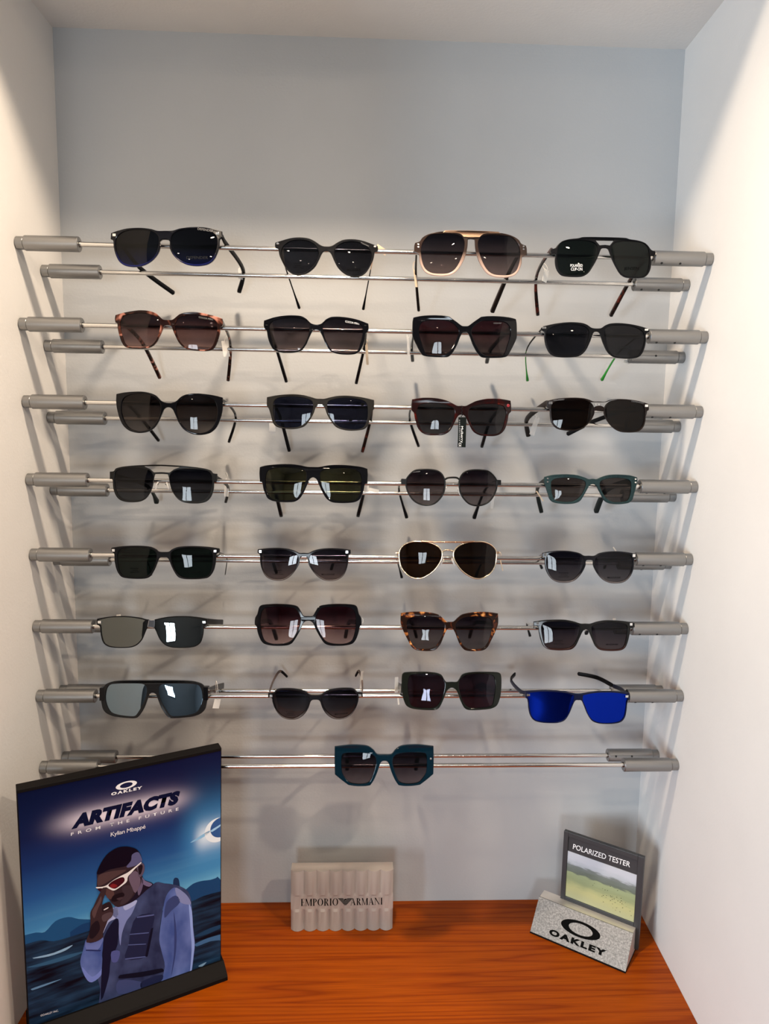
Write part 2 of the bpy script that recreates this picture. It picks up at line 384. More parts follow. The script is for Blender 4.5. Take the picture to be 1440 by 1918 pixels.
# lens dyes
LN = {
 'blue':    lens_mat('lens_dark_blue', (0.003, 0.003, 0.006), (0.008, 0.012, 0.06), mirror=0.0, p0=0.0, p1=0.5),
 'grey':    lens_mat('lens_grey', (0.014, 0.014, 0.019), (0.026, 0.027, 0.034)),
 'violet':  lens_mat('lens_grey_violet_gradient', (0.010, 0.008, 0.012), (0.22, 0.17, 0.17)),
 'wine':    lens_mat('lens_wine_gradient', (0.013, 0.004, 0.006), (0.36, 0.22, 0.20)),
 'wine2':   lens_mat('lens_wine_grey_gradient', (0.030, 0.008, 0.012), (0.11, 0.08, 0.075)),
 'wine3':   lens_mat('lens_wine_pink_gradient', (0.025, 0.004, 0.008), (0.62, 0.42, 0.38), p0=0.04, p1=0.8),
 'green':   lens_mat('lens_green', (0.013, 0.019, 0.017), (0.014, 0.020, 0.018)),
 'deepgreen': lens_mat('lens_deep_green', (0.006, 0.012, 0.010), (0.009, 0.018, 0.014)),
 'olive':   lens_mat('lens_olive', (0.034, 0.034, 0.018), (0.042, 0.042, 0.023)),
 'brownfade': lens_mat('lens_brown_gradient', (0.010, 0.006, 0.006), (0.13, 0.11, 0.10)),
 'navy':    lens_mat('lens_navy', (0.012, 0.014, 0.030), (0.022, 0.025, 0.048)),
 'smoke':   lens_mat('lens_smoke', (0.045, 0.040, 0.042), (0.065, 0.06, 0.062)),
 'bark':    lens_mat('lens_dark_brown', (0.008, 0.003, 0.002), (0.012, 0.006, 0.003)),
 'night':   lens_mat('lens_night_gradient', (0.003, 0.003, 0.007), (0.075, 0.075, 0.078)),
 'plum':    lens_mat('lens_plum_gradient', (0.014, 0.008, 0.013), (0.24, 0.20, 0.19)),
 'taupe':   lens_mat('lens_taupe', (0.060, 0.048, 0.045), (0.10, 0.085, 0.08)),
 'brown':   lens_mat('lens_brown', (0.020, 0.009, 0.004), (0.030, 0.014, 0.006)),
 'inkfade': lens_mat('lens_ink_gradient', (0.004, 0.004, 0.011), (0.13, 0.11, 0.11)),
 'mauve':   lens_mat('lens_mauve_gradient', (0.012, 0.011, 0.022), (0.19, 0.14, 0.135), coat=1.6),
 'inkwine': lens_mat('lens_ink_wine_gradient', (0.006, 0.006, 0.014), (0.13, 0.09, 0.09)),
 'blood':   lens_mat('lens_dark_red', (0.022, 0.010, 0.014), (0.048, 0.012, 0.014), mirror=0.012, mcol=(0.8, 0.8, 1.0)),
 'mirror':  lens_mat('lens_silver_mirror', (0.003, 0.003, 0.003), (0.003, 0.003, 0.003), mirror=0.16, mcol=(0.86, 0.93, 0.90)),
 'icemirror': lens_mat('lens_ice_blue_mirror', (0.004, 0.005, 0.006), (0.004, 0.005, 0.006), mirror=0.36, mcol=(0.62, 0.83, 1.0)),
 'bluemirror': lens_mat('lens_royal_blue_mirror', (0.002, 0.002, 0.004), (0.002, 0.002, 0.004), mirror=0.36, mcol=(0.010, 0.06, 0.95)),
 'petrol':  lens_mat('lens_aubergine_gradient', (0.008, 0.006, 0.012), (0.21, 0.17, 0.18)),
}
# ------------------------------------------------------------------ structure
def wall_x(y, side):                       # side walls of the alcove: the left flares a little, the right closes in
    return -NW + 0.0123*y if side < 0 else NW + 0.0426*y
def struct(name, me, mat): return tag(obj(name, me, mat), kind='structure')
def wobble_quad(name, p00, p10, p11, p01, back, nx=1, ny=1):
    """slab: front quad + the same quad pushed by vector back"""
    b = Vector(back); vs = [Vector(p) for p in (p00, p10, p11, p01)]; vs += [v+b for v in vs]
    fs = [(0,1,2,3), (4,7,6,5), (0,4,5,1), (1,5,6,2), (2,6,7,3), (3,7,4,0)]
    return mesh(name, vs, fs)
zb = -0.06
struct('wall_back', wobble_quad('wall_back', (-NW-.02,0,zb), (NW+.02,0,zb), (NW+.02,0,NH+.02), (-NW-.02,0,NH+.02), (0,.06,0)), M['wall_grey'])
xl0, xl1 = wall_x(0.0,-1), wall_x(Y_FRONT,-1)
xr0, xr1 = wall_x(0.0,1), wall_x(Y_FRONT,1)
struct('wall_left', wobble_quad('wall_left', (xl0,0,zb), (xl1,Y_FRONT,zb), (xl1,Y_FRONT,ROOM_Z), (xl0,0,ROOM_Z), (-.06,0,0)), M['wall_white'])
struct('wall_right', wobble_quad('wall_right', (xr0,0,zb), (xr0,0,ROOM_Z), (xr1,Y_FRONT,ROOM_Z), (xr1,Y_FRONT,zb), (.06,0,0)), M['wall_white'])
struct('ceiling', wobble_quad('ceiling', (-NW-.01,0,NH), (NW+.01,0,NH), (NW+.01,Y_LINTEL,NH), (-NW-.01,Y_LINTEL,NH), (0,0,ROOM_Z-NH)), M['ceiling'])
# the shop behind the camera, seen only in the lenses
struct('wall_front_left', box_me('wall_front_left', ROOM_X0, xl1-.0, Y_FRONT, Y_FRONT+.06, FLOOR_Z, ROOM_Z), M['room'])
struct('wall_front_right', box_me('wall_front_right', xr1, ROOM_X1, Y_FRONT, Y_FRONT+.06, FLOOR_Z, ROOM_Z), M['room'])
struct('wall_front_below', box_me('wall_front_below', xl1, xr1, Y_FRONT, Y_FRONT+.06, FLOOR_Z, -0.045), M['room'])
struct('floor', box_me('floor', ROOM_X0-.1, ROOM_X1+.1, ROOM_Y-.1, Y_FRONT+.06, FLOOR_Z-.06, FLOOR_Z), M['floor'])
struct('ceiling_room', box_me('ceiling_room', ROOM_X0-.1, ROOM_X1+.1, ROOM_Y-.1, Y_LINTEL, ROOM_Z, ROOM_Z+.06), M['room_ceiling'])
struct('wall_room_right', box_me('wall_room_right', ROOM_X1, ROOM_X1+.06, ROOM_Y, Y_FRONT, FLOOR_Z, ROOM_Z), M['room'])
def wall_with_hole(name, axis, at, a0, a1, h0, h1, z0, z1, mat):
    """wall in the plane axis=at spanning a0..a1, with a window opening h0..h1 x z0..z1"""
    bm = bmesh.new()
    def add(p0, p1, q0, q1):
        r = bmesh.ops.create_cube(bm, size=1.0)
        for v in r['verts']:
            u = p0+(v.co.x+.5)*(p1-p0); z = q0+(v.co.z+.5)*(q1-q0); w = at-0.06+(v.co.y+.5)*.06
            v.co = Vector((u, w, z)) if axis == 'y' else Vector((w, u, z))
    add(a0, h0, FLOOR_Z, ROOM_Z); add(h1, a1, FLOOR_Z, ROOM_Z); add(h0, h1, FLOOR_Z, z0); add(h0, h1, z1, ROOM_Z)
    me = bpy.data.meshes.new(name); bm.to_mesh(me); bm.free(); return struct(name, me, mat)
wall_with_hole('wall_far', 'y', ROOM_Y, ROOM_X0-.06, ROOM_X1+.06, -0.80, -0.10, -0.025, 0.725, M['room'])
wall_with_hole('wall_room_left', 'x', ROOM_X0, ROOM_Y, Y_FRONT, -2.35, -1.45, -0.05, 0.95, M['room'])
def window(name, axis, at, h0, h1, z0, z1, n):
    e = empty(name, ((h0+h1)/2, at-.03, z0) if axis == 'y' else (at-.03, (h0+h1)/2, z0)); tag(e, kind='structure')
    hw = (h1-h0)/2; H = z1-z0
    def bar(nm, a0, a1, b0, b1):
        me = box_me(nm, a0, a1, -.02, .02, b0, b1) if axis == 'y' else box_me(nm, -.02, .02, a0, a1, b0, b1)
        obj(nm, me, M['room_dark'], e)
    bar('frame_side', -hw, -hw+.05, 0, H); bar('frame_side', hw-.05, hw, 0, H); bar('frame_rail', -hw+.05, hw-.05, 0, .05); bar('frame_rail', -hw+.05, hw-.05, H-.05, H)
    for k in range(1, n): x = -hw + 2*hw*k/n; bar('mullion', x-.02, x+.02, .05, H-.05)
window('window_1', 'y', ROOM_Y, -0.80, -0.10, -0.025, 0.725, 2)
window('added_window_left', 'x', ROOM_X0, -2.35, -1.45, -0.05, 0.95, 2)  # unseen window, added to bring daylight onto the alcove's right wall
# recessed ceiling downlights of the shop
ring_prof = None
def downlight(x, y, label, power=None, spread=math.pi):
    e = empty('ceiling_downlight', (x, y, ROOM_Z)); tag(e, label, 'lamp', 'shop ceiling downlights')
    n = 28; vs = []; fs = []
    for r, z in ((.052, 0), (.052, -.006), (.042, -.008), (.038, -.002), (.038, 0)):
        for k in range(n): vs.append((r*math.cos(2*math.pi*k/n), r*math.sin(2*math.pi*k/n), z))
    for i in range(5):
        for k in range(n): fs.append((i*n+k, i*n+(k+1)%n, ((i+1)%5)*n+(k+1)%n, ((i+1)%5)*n+k))
    obj('bezel', sharp(mesh('bezel', vs, fs), 40), M['label_white'], e)
    L = light_area('lamp', (0, 0, -.004), (0, 0, 0), 'DISK', .074, 0, power or LAMP_POWER, LAMP_COL, spread)
    L.parent = e
    return e
downlight(-0.07, -0.46, 'round recessed ceiling downlight nearest the alcove', LAMP_POWER*2.3, math.radians(150))
for x, y, lb in ((-0.85, -1.35, 'round recessed downlight in the second row, left'), (0.15, -1.45, 'round recessed downlight in the second row, middle'), (0.80, -1.15, 'round recessed downlight in the second row, right'),
              (-0.75, -2.5, 'round recessed downlight in the third row, left'), (0.45, -2.5, 'round recessed downlight in the third row, right'),
              (-0.4, -3.6, 'round recessed downlight by the far window, left'), (0.9, -3.6, 'round recessed downlight by the far window, right')):
    downlight(x, y, lb, LAMP_POWER*({'right': 3.2, 'middle': 1.2}.get(lb.split(', ')[-1], 1.0) if 'second' in lb else 1.0))
# ------------------------------------------------------------------ shelf
vs = [(wall_x(0,-1)+.0005, -.0005, 0), (wall_x(0,1)-.0005, -.0005, 0), (wall_x(Y_FRONT,1)-.0005, Y_FRONT-.02, 0), (wall_x(Y_FRONT,-1)+.0005, Y_FRONT-.02, 0)]
vs += [(x, y, -.035) for x, y, z in vs]
tag(obj('wooden_shelf', mesh('wooden_shelf', vs, [(0,3,2,1), (4,5,6,7), (0,1,5,4), (1,2,6,5), (2,3,7,6), (3,0,4,7)]), M['wood']),
    'glossy orange-brown wooden shelf at the bottom of the alcove', 'shelf')
# ------------------------------------------------------------------ display rails
ZS = [1.02477, 0.92226, 0.82183, 0.71815, 0.61545, 0.515, 0.41487, 0.31012]
YF, YR, DZ = -0.13751, -0.06587, 0.02016
ROD_R = 0.0031
HL = 0.070                                   # holder length without its collar
ORD = ['top', 'second', 'third', 'fourth', 'fifth', 'sixth', 'seventh', 'bottom']
hold_me = lathe_x('holder', [(0.0105, 0.0064), (0.011, 0.0092), (0.0117, 0.0097), (0.0795, 0.0097), (0.0802, 0.0090), (0.0803, 0.0040), (0.078, 0.0036)])
coll_me = lathe_x('collar', [(0.0004, 0.0074), (0.001, 0.0083), (0.0100, 0.0083), (0.0107, 0.0078)])
rodL = {}
def hole_disc():
    return lathe_x('set_screw', [(-.0004, .0016), (.0004, .0016)], 12)
screw_me = hole_disc()
for i, z in enumerate(ZS):
    for front in (True, False):
        y = YF if front else YR; zz = z if front else z-DZ
        x0, x1 = wall_x(y, -1), wall_x(y, 1)
        e = empty('display_rail', ((x0+x1)/2, y, zz))
        where = ('front' if front else 'rear')
        row = {0: 'top row', 7: 'bottom row'}.get(i, ORD[i]+' row from the top')
        tag(e, f'{where} round steel rail of the {row} with sleeved ends', 'display rail', 'steel display rails in the alcove')
        hw = (x1-x0)/2
        obj('rod', lathe_x('rod', [(-hw+.076, ROD_R), (hw-.076, ROD_R)], 16), M['steel_rod'], e)
        for s in (-1, 1):
            h = obj('holder', hold_me, M['steel_holder'], e); h.location = (s*hw, 0, 0)
            if s > 0: h.rotation_euler = (0, 0, math.pi)
            obj('collar', coll_me, M['steel_holder'], h)
            if s > 0 and not (front and i == 7):
                # two black set-screw holes on the underside of the right-hand sleeve (turned with the sleeve)
                an = math.radians([-52, -62, -58, -80, -60, -45, -52, 20][i] if front else [-58, 5, 200, 200, -75, 200, 200, 15][i])
                for xx in (0.070, 0.045):
                    q = obj('set_screw', screw_me, M['hole'], h)
                    # sleeve is turned by 180 deg about z, so camera side is +y here
                    q.location = (xx, .0096*math.cos(an), .0096*math.sin(an)); q.rotation_euler = (0, -math.pi/2 , 0)
                    q.rotation_mode = 'QUATERNION'; q.rotation_quaternion = Vector((1,0,0)).rotation_difference(Vector((0, math.cos(an), math.sin(an))))
# ------------------------------------------------------------------ sunglasses
def lens_text_map(G, cx, cy, w, h, roll):
    """maps u,v in 0..1 to a lettering box centred at crop point (cx,cy), w x h crop px"""
    def fn(u, v):
        dx = (u-.5)*w; dy = -(v-.5)*h
        return (cx+dx, cy+dy+roll*dx)
    return fn
class Pair:
    def __init__(s, crop, row, centre_x, slope, sR, outer, lens, frame, glass, label, hole=None, wire=None, thick=0.0042, bev=0.0008,
                 R=0.30, sag=0.0014, tilt=None, y_off=0.022, name='sunglasses'):
        s.x0, s.y0, s.k = crop; s.row = row; s.cx = centre_x; s.slope = slope; s.sR = sR; s.R = R
        s.zrod = ZS[row]; P = parse(outer if outer else lens)
        s.vy = sum(p[0][1] for p in P)/len(P)
        ty = math.radians(tilt if tilt is not None else [1.5, 0.5, 0.0, 3.0, 3.0, 7.0, 8.0, 6.0][row])
        s.Y = Vector((0, math.cos(ty), -math.sin(ty))); s.Z = Vector((0, math.sin(ty), math.cos(ty))); s.X = Vector((1, 0, 0))
        cpy = s.vy
        s.O = on_y(s.x0+s.cx/s.k, s.y0+cpy/s.k, YF-y_off)
        s.e = empty(name, s.O, (-ty, 0, 0)); tag(s.e, label, 'sunglasses', 'sunglasses on the display rails')
        s.mat_frame = frame; s.lens_obj = {}
        surf = lambda x, z: x*x/(2*s.R)
        s.surf = surf
        halves = {}
        if outer:
            lh = P; rh = [(s.mirror(p[0]), p[1]) for p in P]
            # the first and last point lie on the middle line, so the mirrored half leaves them out
            full = lh + [q for q in rh[::-1]][1:-1]
            loop = spline([(s.to2(q[0]), q[1]) for q in full], 5)
            loops = [loop]
            if hole:
                H = parse(hole); Hr = [(s.mirror(p[0]), p[1]) for p in H]
                loops.append(spline([(s.to2(q[0]), True) for q in H + Hr[::-1][1:-1]], 3))
        Ll = parse(lens); Lr = [(s.mirror(p[0]), p[1]) for p in Ll]
        ll = [spline([(s.to2(q[0]), q[1]) for q in L], 5) for L in (Ll, Lr)]
        s.lens_c = []; s.sag = sag; s.lens_loops = ll
        if outer:
            me = plate('frame', loops + ll, thick, bev, surf)
            obj('frame', me, frame, s.e)
        grow = 0.0004
        for i, l in enumerate(ll):
            l2 = l if area2(l) > 0 else l[::-1]
            lo = inset(dedupe(l2), -grow if outer else 0.0)
            me = dome('lens', lo, lambda x, z: surf(x, z)+0.0012, sag, 0.0018)
            s.lens_obj[i] = obj('lens', me, glass, s.e)
            c = Vector((sum(p.x for p in lo)/len(lo), sum(p.y for p in lo)/len(lo)))
            s.lens_c.append((c, max((p-c).length for p in lo)))
        if wire:
            for l in ll:
                obj('rim', tube_me('rim', [(p.x, surf(p.x, p.y)+.0018, p.y) for p in dedupe(l)], wire, 8, True), frame, s.e)
        s.bounds(P)
    def mirror(s, p):
        u = s.cx-p[0]; v = p[1]-s.slope*(p[0]-s.cx)
        x = s.cx+u*s.sR; return (x, v+s.slope*(x-s.cx))
    def loc3(s, cxy, y=None):
        """crop point -> local 3D; y given = world depth, else on the frame's curved front"""
        px = s.x0+cxy[0]/s.k; py = s.y0+cxy[1]/s.k
        if y is not None: p = on_y(px, py, y)-s.O
        else:
            d = px_ray(px, py); yl = 0.0
            for _ in range(5):
                t = ((s.O-CAM).dot(s.Y)+yl)/d.dot(s.Y); p = CAM+d*t-s.O
                yl = p.x*p.x/(2*s.R)
        return Vector((p.dot(s.X), p.dot(s.Y), p.dot(s.Z)))
    def to2(s, cxy):
        q = s.loc3(cxy); return (q.x, q.z)
    def bounds(s, P):
        xm = min(p[0][0] for p in P); xM = max(p[0][0] for p in P)
        side = [p[0] for p in P if p[0][0] < xm+0.035*(xM-xm)]
        s.hl = (xm, sum(p[1] for p in side)/len(side)); s.hr = s.mirror(s.hl)
    def local(s, w):
        p = Vector(w)-s.O; return Vector((p.dot(s.X), p.dot(s.Y), p.dot(s.Z)))
    def world(s, l): return s.O + s.X*l.x + s.Y*l.y + s.Z*l.z
    def temple(s, side, tip=None, tip_y=-0.022, rear_x=None, mat=None, h=0.0052, w=0.0026, hinge=None, tip_h=None, tip_mat=None, way=None, split=0.62, tip_w=None):
        """side -1 left / +1 right.  A temple rests on both rods and ends at the tip pixel; way = explicit [(cx,cy,world_y)]"""
        mat = mat or s.mat_frame; tip_h = tip_h or h; tip_w = tip_w or (max(.0042, tip_h*.85) if not way and h > .0023 else w)
        hp = s.loc3(hinge or (s.hl if side < 0 else s.hr)); hp = hp + Vector((-side*0.0022, 0.003, 0))
        H = s.world(hp); pts = [H]
        if way:
            for cx, cy, y in way: pts.append(on_y(s.x0+cx/s.k, s.y0+cy/s.k, y))
        else:
            zf = s.zrod+ROD_R+h/2+.0004; zr = s.zrod-DZ+ROD_R+h/2+.0004
            if tip: T = on_y(s.x0+tip[0]/s.k, s.y0+tip[1]/s.k, tip_y)
            else: T = Vector((H.x-side*0.012, tip_y, zr-0.022))
            if rear_x is not None:
                xr = s.x_at(rear_x, YR, zr)
            else: xr = H.x+(T.x-H.x)*0.75
            xf = H.x+(xr-H.x)*((YF-H.y)/(YR-H.y))
            pts += [Vector((xf, YF, zf)), Vector((xr, YR, zr)), T]
        L = [(s.local(p), False) for p in pts]
        path = spline(L, 6, closed=False)
        me_a = s.sweep('temple', path, h, tip_h, w, side, tip_w)
        if tip_mat:
            n = int(len(path)*split)
            t = obj('temple', s.sweep('temple', path[:n+1], h, h, w, side), mat, s.e)
            obj('temple_tip', s.sweep('temple_tip', path[n:], h*1.05, tip_h, w*1.15, side, tip_w), tip_mat, t)
        else: t = obj('temple', me_a, mat, s.e)
        return t
    def x_at(s, cx, y, z):
        """world x such that the point (x,y,z) shows in crop column cx"""
        x = 0.0
        for _ in range(12):
            d = Vector((x, y, z))-CAM; px = 720+F_PX*d.dot(_r)/d.dot(_f)
            x += ((s.x0+cx/s.k)-px)*d.dot(_f)/F_PX
        return x
    def sweep(s, name, path, h0, h1, w0, side, w1=None):
        w1 = w1 or w0; path = list(path); e_ = path[-1]-path[-2]; q_ = min(.0015, e_.length*.5)/max(e_.length, 1e-6)
        path.insert(len(path)-1, path[-1]-e_*q_)
        n = 12; m = len(path); vs, fs = [], []
        for i, p in enumerate(path):
            a = path[max(0, i-1)]; b = path[min(m-1, i+1)]; t = (b-a)
            if t.length < 1e-7: t = Vector((0, 1, 0))
            t.normalize()
            sx = t.cross(Vector((0, 0, 1)))
            sd = Vector((1, 0, 0))-t*t.x
            if sd.length < 0.3: sd = sx
            sd.normalize(); up = sd.cross(t); up.normalize()
            f = i/(m-1); hh = h0+(h1-h0)*f; g_ = min(1, max(0, (f-.45)/.4)); w = w0+(w1-w0)*g_*g_*(3-2*g_)
            e = 1.0
            if i == 0: e = 0.85
            if i == m-1: e = 0.45
            for k in range(n):
                an = 2*math.pi*k/n; cc, ss = math.cos(an), math.sin(an)
                q = lambda v: math.copysign(abs(v)**0.55, v)
                vs.append(p + sd*(q(cc)*w/2*e) + up*(q(ss)*hh/2*e))
        for i in range(m-1):
            for k in range(n): fs.append((i*n+k, i*n+(k+1)%n, (i+1)*n+(k+1)%n, (i+1)*n+k))
        fs.append(tuple(range(n))); fs.append(tuple((m-1)*n+k for k in range(n-1,-1,-1)))
        return sharp(mesh(name, vs, fs, True), 55)
    def rivet(s, pts, mat, w=0.004, h=0.003, round_=False, label=None):
        for c in pts:
            q = s.loc3(c)
            if round_:
                n = 14; vs = [(q.x+w/2*math.cos(2*math.pi*k/n)*f, q.y+yy, q.z+h/2*math.sin(2*math.pi*k/n)*f) for yy, f in ((0.0006, 1), (-.0005, 1), (-.0008, .8)) for k in range(n)]
                fs = [(i*n+k, i*n+(k+1)%n, (i+1)*n+(k+1)%n, (i+1)*n+k) for i in range(2) for k in range(n)] + [tuple(2*n+k for k in range(n)), tuple(range(n))]
                me = mesh('rivet', vs, fs)
            else: me = box_me('rivet', q.x-w/2, q.x+w/2, q.y-.0007, q.y+.0006, q.z-h/2, q.z+h/2, .0003)
            o = obj('rivet', me, mat, s.e)
            if label: o['label'] = label
    def lens_y(s, i, x, z):
        c, _ = s.lens_c[i]; l = s.lens_loops[i]
        d = Vector((x, z))-c
        if d.length < 1e-6: r = 0
        else:
            dn = d.normalized(); best = 1e9
            # distance to the outline along d
            far = max(((p-c).length for p in l if (p-c).normalized().dot(dn) > 0.985), default=0.03)
            r = min(1, d.length/far)
        return s.surf(x, z)+0.0012-s.sag*(1-r*r)
    def letters(s, text, cx, cy, w, h, mat, lens=None, roll=0.0, bold=0.0, spacing=1.0):
        """lettering printed on a lens (lens = 0 left, 1 right) or on the frame front"""
        f = lens_text_map(s, cx, cy, w, h, roll)
        def fn(u, v):
            q = s.loc3(f(u, v)); y = (s.lens_y(lens, q.x, q.z) if lens is not None else s.surf(q.x, q.z)) - 0.00025
            return Vector((q.x, y, q.z))
        me = fit_text(text_me(text, bold, spacing), fn)
        return obj('lettering', me, mat, s.lens_obj[lens] if lens is not None else s.e)
    def price_tag(s, cx, cy, y, w, h, ang=0.0, mat=None, loop=True, yaw=0.6, top=None):
        """small swing label on a thread loop round a temple; w,h in mm; cx,cy its centre"""
        c = s.local(on_y(s.x0+cx/s.k, s.y0+cy/s.k, y))
        a = math.radians(ang); ux = Vector((math.cos(a)*math.cos(yaw), math.sin(yaw), math.sin(a)*math.cos(yaw))); uz = Vector((-math.sin(a), 0, math.cos(a)))
        n_ = ux.cross(uz).normalized()
        b = box_me('price_tag', -w/2000, w/2000, -.0003, .0003, -h/2000, h/2000)
        for v in b.vertices: v.co = c + ux*v.co.x + n_*v.co.y + uz*v.co.z
        b.update(); o = obj('price_tag', b, mat or M['label_white'], s.e)
        if loop:
            t = s.local(on_y(s.x0+top[0]/s.k, s.y0+top[1]/s.k, y)) if top else c + uz*(h/2000+0.012)
            bt = c + uz*(h/2000-0.001); mid = (t+bt)/2; r = max(.003, (t-bt).length/2)
            ax = (t-bt).normalized(); bx = n_
            pts = [mid + ax*(r*math.cos(2*math.pi*k/20)) + bx*(0.0035*math.sin(2*math.pi*k/20)) for k in range(20)]
            obj('thread', tube_me('thread', pts, .00045, 6, True), M['clear_plastic'] if mat is None else mat, o)
        return o
    def tube(s, name, pts, r, mat, yoff=0.0018, parent=None):
        q = []
        for c in pts:
            p = s.loc3(c); q.append((Vector((p.x, p.y+yoff, p.z)), False))
        return obj(name, tube_me(name, spline(q, 5, closed=False), r, 8), mat, parent or s.e)
    def nose_pads(s, pts, mat):
        for c, lean in pts:
            q = s.loc3(c); bm = bmesh.new(); bmesh.ops.create_uvsphere(bm, u_segments=12, v_segments=8, radius=1.0)
            a = math.radians(lean)
            for v in bm.verts:
                p = Vector((v.co.x*.0018, v.co.y*.0036, v.co.z*.0062))
                v.co = Vector((q.x+p.x*math.cos(a)+p.z*math.sin(a), q.y+.006+p.y, q.z-p.x*math.sin(a)+p.z*math.cos(a)))
            for f in bm.faces: f.smooth = True
            me = bpy.data.meshes.new('nose_pad'); bm.to_mesh(me); bm.free()
            o = obj('nose_pad', me, M['clear_plastic'], s.e)
            o2 = tube_me('pad_arm', [(q.x, q.y+.005, q.z), (q.x+ (0.003 if lean > 0 else -0.003), q.y+.003, q.z+.003)], .0005, 6)
            obj('pad_arm', o2, mat, o)
    def block(s, name, x0, y0, x1, y1, mat, d0=-.0012, d1=.006):
        a = s.loc3((x0, y0)); b = s.loc3((x1, y1))
        ym = (a.y+b.y)/2
        return obj(name, box_me(name, min(a.x,b.x), max(a.x,b.x), ym+d0, ym+d1, min(a.z,b.z), max(a.z,b.z), .0006), mat, s.e)
    def mid_plate(s, name, pts, mat, t=0.003, bev=0.0005, y=-0.0012):
        l = spline([(s.to2(q[0]), q[1]) for q in parse(pts)], 4)
        return obj(name, plate(name, [l], t, bev, lambda x, z: s.surf(x, z)+y), mat, s.e)
# ---- row 1
g = Pair((190,410,4.8), 0, 567, -0.014, 1.07,
 '567,105 500,105 440,88 340,78 230,84 150,103 84,126* 80,180* 103,195 108,250 125,320 160,385 215,420 300,430 380,415 450,375 500,320 525,260 525,205 540,187 567,183',
 '140,160 220,105 340,95 440,105 505,150 513,220 490,310 440,370 375,402 300,415 220,405 170,370 138,300 125,230',
 M['blue_fade'], LN['blue'], 'black sunglasses with dark blue lenses and a round price ring, first in the top row', sag=0.0009)
g.rivet([(115,145), (1043,132)], M['silver'], .0042, .0034)
g.letters('DEFENDER', 935, 99, 140, 20, M['print_grey'], roll=.15)
g.letters('DEFENDER', 860, 347, 195, 24, M['print_dim'], 1)
g.letters('POLARISED', 190, 106, 90, 13, M['print_dim'], roll=-.15)
g.temple(-1, (655,672), -.026, 350, M['matte'], .0062, hinge=(90,155))
g.temple(1, (1237,655), -.026, 1275, M['matte'], .0075, hinge=(1095,150))
g.price_tag(1250, 495, -.064, 7, 15, 0, M['clear_plastic'], top=(1252,400))
g = Pair((490,420,6), 0, 728, 0.0346, 1.0,
 '728,247 690,243 650,225 600,190 540,160 470,147 400,145 320,155 230,180 152,205* 148,245 160,262 185,275 200,350 235,430 280,505 340,552 400,570 470,562 540,530 600,475 640,405 672,335 695,305 728,298',
 '250,240 320,190 400,175 480,178 550,200 610,245 640,310 625,390 585,460 530,515 465,550 400,558 345,543 290,500 245,430 222,350 222,290',
 M['sparkle'], LN['grey'], 'black glitter round sunglasses with flat grey lenses, second in the top row')
g.rivet([(180,218), (1273,250)], M['silver'], .0034, .0026, True)
g.letters('MOLESKINE', 1035, 514, 150, 30, M['print_black'], 1, bold=.02)
g.letters('Moleskine', 1160, 226, 88, 18, M['print_grey'], roll=.42)
g.letters('POLARIZED', 405, 440, 80, 12, M['print_black'], 0); g.letters('CLIP-ON', 405, 462, 60, 12, M['print_black'], 0); g.letters('COLLECTION', 405, 484, 88, 12, M['print_black'], 0)
g.temple(-1, (425,950), -.02, 288, M['gold'], .0024, .0014, tip_mat=M['matte'], tip_h=.0036)
g.temple(1, (1140,962), -.02, 1213, M['gold'], .0024, .0014, tip_mat=M['matte'], tip_h=.0036)
g.price_tag(1345, 287, -.125, 16, 7, -28, M['label_beige'], loop=False, yaw=.3)
g = Pair((760,420,6), 0, 737, 0.0245, 0.97,
 '737,78 440,76* 330,88 240,115 185,150 155,190 105,207* 95,240 92,310* 130,330 150,345 155,410 180,480 225,540 300,570 400,580 490,570 560,535 620,460 665,370 692,260 697,185* 700,166* 737,163',
 '200,190 270,120 400,105 540,108 620,130 655,180 660,240 640,330 600,430 550,505 490,545 400,555 290,545 220,500 185,420 170,320 175,250',
 M['brown_fade'], LN['violet'], 'brown to rose faded navigator sunglasses with a gold brow bar, third in the top row')
g.mid_plate('brow_bar', '410,97* 440,72* 735,73 1040,86* 1065,107* 960,107 870,113 825,150* 735,153 650,148* 600,108 500,99', M['gold'])
g.rivet([(140,225), (140,255), (1322,250), (1322,280)], M['silver'], .0026, .0022, True)
g.temple(-1, (145,978), -.022, 113, M['brown_black'], .0045, hinge=(105,290))
g.temple(1, (966,990), -.022, 1140, M['brown_black'], .0075, hinge=(1350,310))
g.price_tag(108, 610, -.07, 4, 24, 8, M['label_beige'], top=(100,420))
g = Pair((1000,430,6), 0, 800, 0.02, 0.93,
 '800,83 550,82 500,95 400,105 320,128 275,165 240,205 195,218* 190,245 205,270 245,275 240,340 250,420 280,480 325,515 420,527 540,525 610,490 660,420 700,350 735,270 755,220 775,205 800,203',
 '285,170 350,130 450,118 580,120 670,140 715,185 720,250 695,330 650,410 600,480 540,508 420,512 335,500 285,450 265,360 262,260',
 M['matte'], LN['green'], 'matte black double-bridge navigator sunglasses with white clip-on lettering, fourth in the top row', hole='800,118 690,116 740,174 800,170', sag=0.0009)
g.letters('POLARISED', 478, 403, 138, 30, M['print_white'], 0, bold=.002); g.letters('CLIP-ON', 480, 443, 128, 34, M['print_white'], 0, bold=.002)
g.letters('JENSEN', 1095, 440, 165, 42, M['print_black'], 1)
g.temple(-1, (42,965), -.02, 25, M['dark_tort'], .0062, hinge=(200,245))
g.temple(1, (858,975), -.02, 1085, M['dark_tort'], .0062, hinge=(1355,265))
g.price_tag(130, 520, -.085, 9, 17, -12, M['label_white'], top=(100,375))
